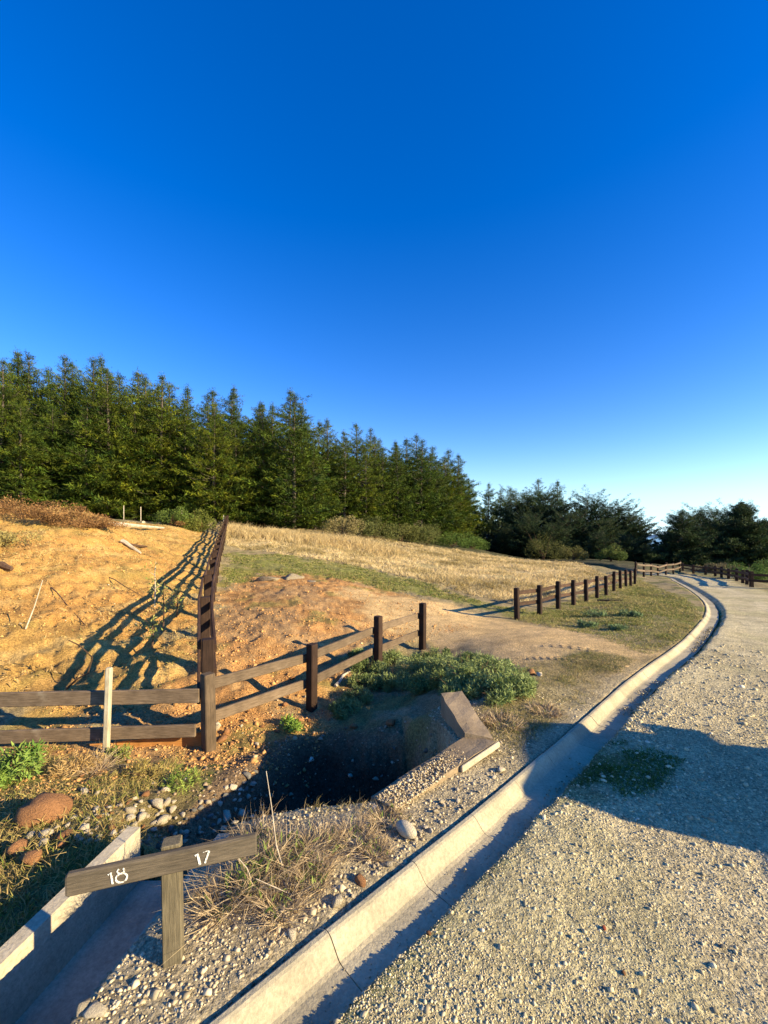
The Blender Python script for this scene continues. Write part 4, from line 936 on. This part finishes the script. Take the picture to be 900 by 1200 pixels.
# grey earth mounds in the grass
for i, (px, py, s) in enumerate([(312, 680, .55), (346, 677, .38), (365, 682, .3)]):
    g = G(px, py); o = link('earth_mound', rock_mesh(60+i, (1.5, 1, .42), .5, 3)); o.data.materials.append(rock_mat('mound_earth', (.30, .25, .17))); o.location = (g[0], g[1], g[2]-s*.03); o.scale = (s,)*3; o.rotation_euler[2] = i
    tag(o, ['largest low grey earth mound in the green grass', 'middle grey earth mound with a dark hollow', 'small grey earth mound right of the others'][i], 'mound')
# brown scrub on the bank crest
SC1 = ((.10, .05, .022), (.36, .20, .075))
for i, (px, py, r, h, lab) in enumerate([(-20, 606, 1.5, 1.1, 'brown scrub at the left end of the bank crest'), (25, 608, 1.3, .9, 'rust brown scrub patch on the bank crest'), (58, 612, 1.3, .8, 'densest red-brown scrub on the bank crest'), (88, 616, 1.2, .55, 'low ochre scrub right of the red-brown patch'), (112, 620, 1.1, .4, 'low yellow-brown scrub near the fallen trunk'), (5, 640, .9, .5, 'ochre scrub below the crest at the left edge'), (145, 607, 1.5, .7, 'brown bracken behind the fallen trunk'), (215, 618, 1.3, .6, 'dull scrub between the trunk and the uphill fence')]):
    bush('bank_scrub', px, py, r, h*.85, 3200, .075, *(SC1 if i % 3 < 2 or i == 2 else ((.16, .15, .04), (.42, .33, .12))), lab, 'scrub', 'brown scrub along the bank crest', thin=.3)
# bushes along the forest edge
BF = [(200, 612, 26, 1.4, 1.3, (.10, .17, .03), (.20, .26, .05), 'bright green bush at the forest edge left of the uphill fence'), (232, 614, 27, 1.3, 1.6, (.12, .16, .03), (.26, .28, .05), 'yellow-green bush beside the top of the uphill fence'),
 (400, 622, 37, 2.2, 2.4, (.22, .19, .07), (.42, .34, .14), 'tawny dry bush where the tall pale grass ends'), (440, 0, 42, 2.4, 2.6, (.11, .13, .035), (.20, .21, .06), 'olive bush right of the tawny bush'), (470, 0, 45, 2.8, 2.8, (.12, .14, .035), (.22, .22, .06), 'rounded olive bush below the dense pines'),
 (500, 0, 48, 3, 3.2, (.11, .14, .035), (.20, .21, .06), 'wide olive bush below the dense pines'), (530, 0, 52, 2.8, 2.2, (.09, .16, .03), (.19, .27, .05), 'bright green low bush at the end of the dense pines'), (555, 0, 56, 3, 1.9, (.10, .17, .03), (.17, .25, .05), 'low green bush in the gap between the pine groups'),
 (637, 0, 55, 3.0, 4.2, (.10, .115, .03), (.20, .20, .06), 'tall olive bush in front of the right-hand pines'), (672, 0, 50, 2.1, 2.4, (.12, .13, .035), (.24, .22, .07), 'round olive bush right of the tall olive bush'), (716, 0, 48, 1.8, 2.8, (.09, .14, .03), (.18, .22, .05), 'yellow-green shrub before the dark pines by the verge'),
 (882, 0, 27, 1.6, 1.3, (.07, .14, .03), (.16, .25, .05), 'rounded green shrub on the outer side of the road bend'), (905, 0, 30, 2.2, 1.6, (.08, .15, .03), (.18, .26, .06), 'bright green shrub at the right frame edge'), (842, 0, 36, 2.0, 1.0, (.14, .12, .06), (.26, .22, .11), 'dull brown-green scrub behind the low dark fence')]
for px, py, Y, r, h, ca, cb, lab in BF: ca, cb = [tuple(v*.72 for v in q_) for q_ in (ca, cb)]; bush('bush', px, py, r, h, 4200, .16 if Y > 34 else .11, ca, cb, lab, Y=Y, thin=.4)

# ------------------------------------------------------------------ trees
def conifer(seed, Hh, R, crown0, style='pine', whorl=.46, nbr=7, tuft=.44, dead=True, nb=15):
    r = np.random.default_rng(seed); random.seed(seed)
    tb = MB(); lean = r.normal(0, .012, 2); P = [np.array([lean[0]*z+.08*math.sin(z*.5+seed), lean[1]*z, z]) for z in np.linspace(-.4, Hh*.985, 9)]
    r0 = Hh*.013+.03; tb.tube(P, [r0*(1-.93*k/8)+.012 for k in range(9)], 8)
    def axis(z): t = np.clip((z+.4)/(Hh*.985+.4)*8, 0, 7.999); k = int(t); return P[k]*(1-(t-k))+P[k+1]*(t-k)
    C = []; D = []; z = crown0; zi = 0
    if dead:
        zz = .8
        while zz < crown0+1.5:
            a = r.uniform(0, 6.28); L = R*r.uniform(.3, .7); p = axis(zz); q = p+np.array([math.cos(a)*L, math.sin(a)*L, L*r.uniform(-.25, .2)]); tb.tube([p, (p+q)/2+np.array([0, 0, .05]), q], [.022, .014, .005], 3); zz += r.uniform(.15, .4)
    asym = r.uniform(.75, 1.25, 8)
    while z < Hh-.15:
        t = (z-crown0)/(Hh-crown0)
        if style == 'pine': prof = ((1-t)**.68*.88+.01)*(.6+.4*min(1, t*5+.3)); pitch = .0+.7*t**1.3
        elif style == 'round': prof = math.sqrt(max(0, 1-((t-.35)/.68)**2)); pitch = .15+.5*t
        elif style == 'plate': prof = (.9 if t < .6 else .9*(1-t)/.4+.15)*r.uniform(.6, 1.1); pitch = .08+.35*t
        else: prof = (1-t**1.5)*.95+.06; pitch = .25+.4*t
        n = nbr if t < .8 else max(3, nbr-2); a0 = r.uniform(0, 6.28)
        for k in range(n):
            a = a0+k*6.283/n+r.normal(0, .2); L = R*prof*(1+.28*math.sin(z*2.1+seed))*r.uniform(.5, 1.3)*asym[int(a/6.2832*8) % 8]
            if L < .12: L = .12
            if r.random() < .14: continue
            zz = z+r.uniform(-.15, .15); p = axis(max(0, min(zz, Hh*.97))); dr = np.array([math.cos(a), math.sin(a), math.tan(pitch)*r.uniform(.5, 1.3)]); dr /= np.linalg.norm(dr)
            end = p+dr*L; mid = (p+end)/2-np.array([0, 0, .05*L]); end = end+np.array([0, 0, .07*L])
            if L > .5: tb.tube([p, mid, mid*.45+end*.55], [.012+.008*L, .009+.004*L, .004], 3)
            m = max(2, int(L*(4.4 if style == 'pine' else 5.6))); side = np.array([-math.sin(a), math.cos(a), 0])
            for s in range(m):
                u = .25+.75*(s+r.random()*.8)/m; u = min(u, 1.0)
                c = p*(1-u)**2+2*u*(1-u)*mid+end*u*u
                lat = (1.05-u)*L*.45*r.uniform(-1, 1); c = c+side*lat+np.array([0, 0, r.uniform(-.04, .05)*L*.4]); dd = dr*.7+side*np.sign(lat)*.6*min(1, abs(lat)*3)+np.array([0, 0, .25]); C.append(c); D.append(dd/np.linalg.norm(dd))
        z += whorl*r.uniform(.75, 1.25)*(1-.35*t); zi += 1
    for k in range(9): C.append(axis(Hh*.93)+np.array([0, 0, .13*k])); D.append(np.array([0, 0, 1.0]))
    C = np.array(C); D = np.array(D); N = len(C); rr = np.random.default_rng(seed+1)
    Pn = np.repeat(C, nb, axis=0)+rr.normal(0, tuft*.26, (N*nb, 3))*np.array([1, 1, .55]); Dn = np.repeat(D, nb, axis=0)*1.0+rr.normal(0, .55, (N*nb, 3)); Dn /= np.linalg.norm(Dn, axis=1)[:, None]
    s = np.cross(Dn, rr.normal(size=Dn.shape)); s /= np.linalg.norm(s, axis=1)[:, None]
    tuft = tuft*(1.1-.72*np.clip((Pn[:, 2:3]-crown0)/(Hh-crown0), 0, 1)**1.3); L = tuft*rr.uniform(.6, 1.2, (N*nb, 1)); w = tuft*(.085 if style == 'pine' else .11)*rr.uniform(.7, 1.3, (N*nb, 1))
    V = np.stack([Pn-s*w*.6, Pn+Dn*L*.45+s*w, Pn+Dn*L, Pn+Dn*L*.45-s*w], 1).reshape(-1, 3)
    tone = np.repeat(rr.uniform(.4, 1.6, (N, 1)), nb, axis=0)*rr.uniform(.8, 1.2, (N*nb, 1)); yel = np.repeat(rr.uniform(.9, 1.25, (N, 1)), nb, axis=0)
    tint = np.concatenate([tone*yel, tone*1.0, tone*rr.uniform(.8, 1.1, (N*nb, 1))], 1); tint = np.repeat(tint, 4, axis=0)
    crown = np_mesh('crown', V, None, np.arange(len(V)).reshape(-1, 4), tint)
    return tb.mesh('trunk', True), crown, Hh
TREES = {}
def variant(key, *a, **k):
    if key not in TREES: TREES[key] = conifer(*a, **k)
    return TREES[key]
PV = [dict(seed=s, Hh=14, R=R, crown0=c0) for s, R, c0 in [(1, 3.7, .9), (2, 4.4, 1.2), (3, 3.3, 4.4), (4, 4.1, .5), (5, 3.3, 4.8), (6, 4.6, .7), (7, 3.4, 1.2), (8, 3.9, .8), (9, 3.0, 1.8), (10, 4.4, 1.2)]]
def plant_tree(name, x, y, htop, key, args, mat, label, group, wide=1.0):
    tr, cr, H0 = variant(key, **args); zb = gz(x, y)-.1; s = (htop-zb)/H0
    root = empty(name, (x, y, zb), random.uniform(0, 6.28)); root.scale = (s*wide, s*wide, s); tag(root, label, 'tree', group)
    if not tr.materials: tr.materials.append(M_BARK)
    if not cr.materials: cr.materials.append(mat)
    link('trunk', tr, None, root); link('crown', cr, None, root); return root
sk = np.array([(-400, 400), (-200, 405), (-60, 408), (0, 412), (30, 405), (60, 425), (105, 407), (150, 430), (200, 430), (235, 440), (275, 450), (300, 455), (350, 460), (385, 490), (420, 485), (460, 502), (480, 508), (515, 520), (540, 542), (560, 560), (575, 575)], float)
dk = np.array([(-400, 28), (0, 33), (350, 42), (480, 52), (555, 70), (575, 80)], float)
prng = random.Random(3)
def top_at(px): return float(np.interp(px, sk[:, 0], sk[:, 1]))
def forest_row(pxs, dd, drop, labf, grp):
    for ii, px in enumerate(pxs):
        Y = float(np.interp(px, dk[:, 0], dk[:, 1]))+dd+prng.uniform(-1.2, 1.2); px = px+prng.uniform(-6, 6)
        ty = top_at(px)+prng.uniform(*drop); x = (px-450)/F_PX*Y; ht = H_EYE-(ty-HZ)/F_PX*Y; k = prng.randrange(len(PV))
        st = random.getstate(); plant_tree('pine_tree', x, Y, ht, 'pine%d' % k, PV[k], M_PINE, labf[ii] if isinstance(labf, list) else labf, grp, prng.uniform(.95, 1.25)); random.setstate(st)
FRONT = ['pine beyond the left edge of the frame', 'pine beyond the left edge of the frame', 'pine beyond the left edge of the frame', 'pine beyond the left edge of the frame', 'pine beyond the left edge of the frame', 'pine beyond the left edge of the frame', 'front pine just outside the left frame edge', 'front pine cut by the left frame edge', 'front pine above the left end of the brown scrub', 'front pine above the densest red-brown scrub', 'bright bushy front pine above the low ochre scrub', 'front pine above the left end of the bleached trunk', 'front pine directly behind the thin post by the bleached trunk', 'front pine above the propped forked log', 'front pine above the bright green bush', 'front pine above the yellow-green bush by the uphill fence', 'front pine just right of where the uphill fence ends', 'front pine above the left part of the tall pale grass', 'front pine above the middle of the tall pale grass', 'front pine left of the tawny bush', 'front pine directly above the tawny dry bush', 'front pine between tawny bush and olive bushes', 'front pine above the first olive bush', 'front pine above the rounded olive bush', 'front pine right of the rounded olive bush', 'front pine above the wide olive bush', 'front pine above the bright green low bush', 'last front pine before the gap in the trees']
forest_row([-330, -270, -210, -160, -110, -70, -35, -5, 28, 62, 100, 128, 158, 190, 222, 252, 284, 312, 343, 372, 398, 424, 448, 470, 492, 512, 530, 545], 0, (2, 62), FRONT, 'pines at the front of the forest')
forest_row([-300, -180, -90, -45, 10, 35, 75, 105, 140, 175, 203, 238, 266, 298, 325, 350, 385, 415, 440, 462, 485, 505, 524, 540, 556], 5, (-6, 22), 'tall narrow pine in the second rank of the dense forest', 'pines in the second rank of the forest')
forest_row([-120, -20, 20, 55, 90, 120, 150, 185, 215, 245, 275, 305, 335, 368, 402, 432, 455, 478, 500, 520, 538], 11, (-4, 25), 'pine at the back of the dense forest showing only its top', 'pines at the back of the forest')
forest_row([-60, 0, 45, 85, 130, 170, 210, 255, 300, 345, 395, 440, 480], 18, (20, 50), 'dark pine deep inside the dense forest', 'pines deep inside the forest')
# trees to the right of the gap
RT = [(572, 566, 88, 'p', 2, 'slim pine standing alone just right of the gap'), (585, 574, 92, 'p', 4, 'slim dark pine second from the gap'), (598, 571, 86, 'p', 0, 'pine with a ragged top third from the gap'), (612, 580, 80, 'r', 0, 'rounded pine behind the tall olive bush'), (629, 562, 84, 'p', 5, 'broad tall pine behind the tall olive bush'), (643, 580, 76, 'r', 1, 'rounded dark pine left of the slim spire'), (653, 563, 88, 'p', 6, 'slim spired pine rising above its neighbours'), (668, 604, 68, 'r', 2, 'lower dark pine in the middle of the right-hand group'), (690, 584, 72, 'r', 0, 'broad round-topped pine over the end of the straw field'), (707, 612, 66, 'r', 1, 'low dark pine right of the round-topped one'), (724, 596, 72, 'r', 2, 'flat-crowned pine near the end of the verge fence'), (742, 606, 70, 'r', 1, 'leaning-crowned pine nearest the gap with the sea'), (733, 628, 60, 'r', 0, 'low dark pine behind the verge fence posts'), (757, 640, 58, 'r', 2, 'lowest dark pine at the left of the sea gap'), (620, 605, 66, 'r', 2, 'dark low pine behind the olive bushes'), (590, 620, 70, 'r', 1, 'dark low pine beside the gap in the trees'), (650, 615, 64, 'r', 0, 'dark low pine behind the round olive bush'), (700, 625, 60, 'r', 1, 'dark low pine behind the yellow-green shrub'),
 (800, 597, 58, 'c', 0, 'wide layered cypress right of the sea gap with drooping side boughs'), (822, 598, 64, 'c', 1, 'ragged-topped cypress behind the wide layered one'), (838, 600, 70, 'r', 2, 'narrow open-crowned tree between the two large cypresses'), (868, 588, 58, 'd', 0, 'very dark dense cypress with a feathery top at the right'), (888, 615, 66, 'r', 0, 'dark tree behind the dense cypress at the right edge'), (908, 606, 70, 'c', 1, 'dark tree cut by the right frame edge'), (935, 598, 60, 'd', 0, 'dark cypress beyond the right frame edge'), (784, 622, 66, 'c', 0, 'low dark cypress at the right side of the sea gap'), (775, 640, 62, 'r', 1, 'low dark tree filling the bottom of the sea gap'), (850, 630, 60, 'r', 2, 'low dark tree between the two large cypresses')]
for px, ty, Y, kd, k, lab in RT:
    x = (px-450)/F_PX*Y; ht = H_EYE-(ty-HZ)/F_PX*Y
    if kd == 'p': key, a, m, w = 'pine%d' % k, PV[k], M_PINE, 1.05; nm = 'pine_tree'
    elif kd == 'r': key, a, m, w = 'round%d' % k, dict(seed=20+k, Hh=10, R=4.3, crown0=.8, style='round', whorl=.42, nbr=8, tuft=.46), M_CYP, 1.0; nm = 'pine_tree'
    elif kd == 'c': key, a, m, w = 'cyp%d' % k, dict(seed=30+k, Hh=9.5, R=5.2, crown0=.3, style='pine', whorl=.30, nbr=10, tuft=.46, dead=False), M_CYP, 1.0; nm = 'cypress_tree'
    else: key, a, m, w = 'dense%d' % k, dict(seed=41, Hh=10, R=4.3, crown0=.2, style='cone', whorl=.26, nbr=12, tuft=.46, dead=False), M_CYP, 1.0; nm = 'cypress_tree'
    plant_tree(nm, x, Y, ht, key, a, m, lab, None, w)
# wood that goes on behind, read as one mass
def far_wood():
    n = 26000; th = np.radians(rng.uniform(-62, 62, n)); r = rng.uniform(95, 150, n); x = r*np.sin(th); y = r*np.cos(th); k = (th < math.radians(5)); x, y = x[k], y[k]; n = len(x)
    z = height(x, y, False)+rng.random(n)**1.3*8
    A, Q, c = leaf_cloud(np.stack([x, y, z], 1), n, 1.6, colmix(n, (.02, .03, .015), (.05, .065, .025), rng.random(n)), .3, .5)
    tag(link('far_wood', np_mesh('far_wood', A, None, Q, c), M_LEAF), kind='stuff')
far_wood()
def undergrowth():
    n = 30000; px = rng.uniform(-300, 565, n); Y = np.interp(px, dk[:, 0], dk[:, 1])+rng.uniform(7, 32, n); x = (px-450)/F_PX*Y; z = height(x, Y, False)+rng.random(n)**1.2*(2.5+2.5*fbm(x, Y, .12, 2, 91))
    A, Q, c = leaf_cloud(np.stack([x, Y, z], 1), n, .75, colmix(n, (.018, .028, .010), (.05, .06, .02), rng.random(n)), .3, .5)
    tag(link('forest_undergrowth', np_mesh('forest_undergrowth', A, None, Q, c), M_LEAF), kind='stuff')
undergrowth()
def low_wood():
    n = 30000; px = rng.uniform(545, 1000, n); Y = rng.uniform(72, 105, n); x = (px-450)/F_PX*Y; z = height(x, Y, False)+rng.random(n)**1.2*(6.2+5*fbm(x, Y, .10, 2, 93))*np.where((px > 758) & (px < 778), .62, 1)
    A, Q, c = leaf_cloud(np.stack([x, Y, z], 1), n, .9, colmix(n, (.014, .026, .014), (.04, .055, .022), rng.random(n)), .3, .5)
    tag(link('low_wood', np_mesh('low_wood', A, None, Q, c), M_LEAF), kind='stuff')
low_wood()

# ------------------------------------------------------------------ unseen van, added off-frame and shaped to cast the shadow across the road
def build_van():
    o = np.array([1.22+.927*4.75, 3.10-.375*4.75, 0.0]); root = empty('added_shadow_van', o, 0)
    tag(root, 'unseen white van with a slatted roof rack, added to cast the road shadow', 'van')
    M_VAN = simple_mat('van_paint', (.7, .7, .68), .35, .5, 0, .02); M_GL = simple_mat('van_glass', (.03, .035, .04), .1, .5, 0, .02); M_TY = simple_mat('tyre_rubber', (.03, .03, .03), .8)
    root.rotation_euler[2] = math.atan2(.375, -.927)     # nose points away from the sun
    # cross-section of the body in (side, height), lofted along the van's length
    prof = [(-.64, .28), (-.70, .45), (-.70, .85), (-.62, 1.45), (-.50, 1.56), (.50, 1.56), (.62, 1.45), (.70, .85), (.70, .45), (.64, .28)]
    st = [(-2.1, .55, .0), (-2.0, .93, .0), (-.2, 1.0, .0), (.35, 1.0, .0), (1.15, .62, .0), (1.9, .50, .0), (2.05, .35, 0)]
    vs = []; fs = []
    for L, top, _ in st:
        for s, h in prof: vs.append((L, s*(.96 if abs(L) > 1.8 else 1), min(h, .28+(h-.28)*1 if h < .9 else h) if top > .9 else .28+(min(h, .28+1.28*top)-.28)))
    m = len(prof)
    for i in range(len(st)-1):
        for j in range(m): fs.append((i*m+j, i*m+(j+1) % m, (i+1)*m+(j+1) % m, (i+1)*m+j))
    fs += [tuple(range(m))[::-1], tuple((len(st)-1)*m+j for j in range(m))]
    mb = MB(); mb.add(vs, fs); mb.build('body', M_VAN, root)
    mb = MB()
    for s in (-1, 1): mb.beam((-1.8, s*.668, 1.12), (.3, s*.668, 1.12), .02, .36, up=(0, -s*.133, 1))
    mb.build('side_window', M_GL, root)
    for s in (-1, 1):
        for L in (-1.3, 1.3):
            mb = MB(); mb.tube([(L, s*.56, .32), (L, s*.74, .32)], .32, 20); w = mb.build('wheel', M_TY, root)
            mb = MB(); mb.tube([(L, s*.7, .32), (L, s*.755, .32)], .19, 16); h = mb.build('rim', M_VAN, w)
        mb = MB(); mb.beam((.55, s*.64, 1.02), (.55, s*.92, 1.04), .09, .15); mb.build('mirror', M_TY, root)
        mb = MB(); mb.tube([(-1.7, s*.48, 1.6), (.2, s*.48, 1.6)], .018, 6); mb.build('rack_rail', M_TY, root)
    for k in range(7): mb = MB(); mb.beam((-1.6+k*.28, -.5, 1.64), (-1.6+k*.28, .5, 1.64), .05, .02); mb.build('rack_slat', M_TY, root)
build_van()
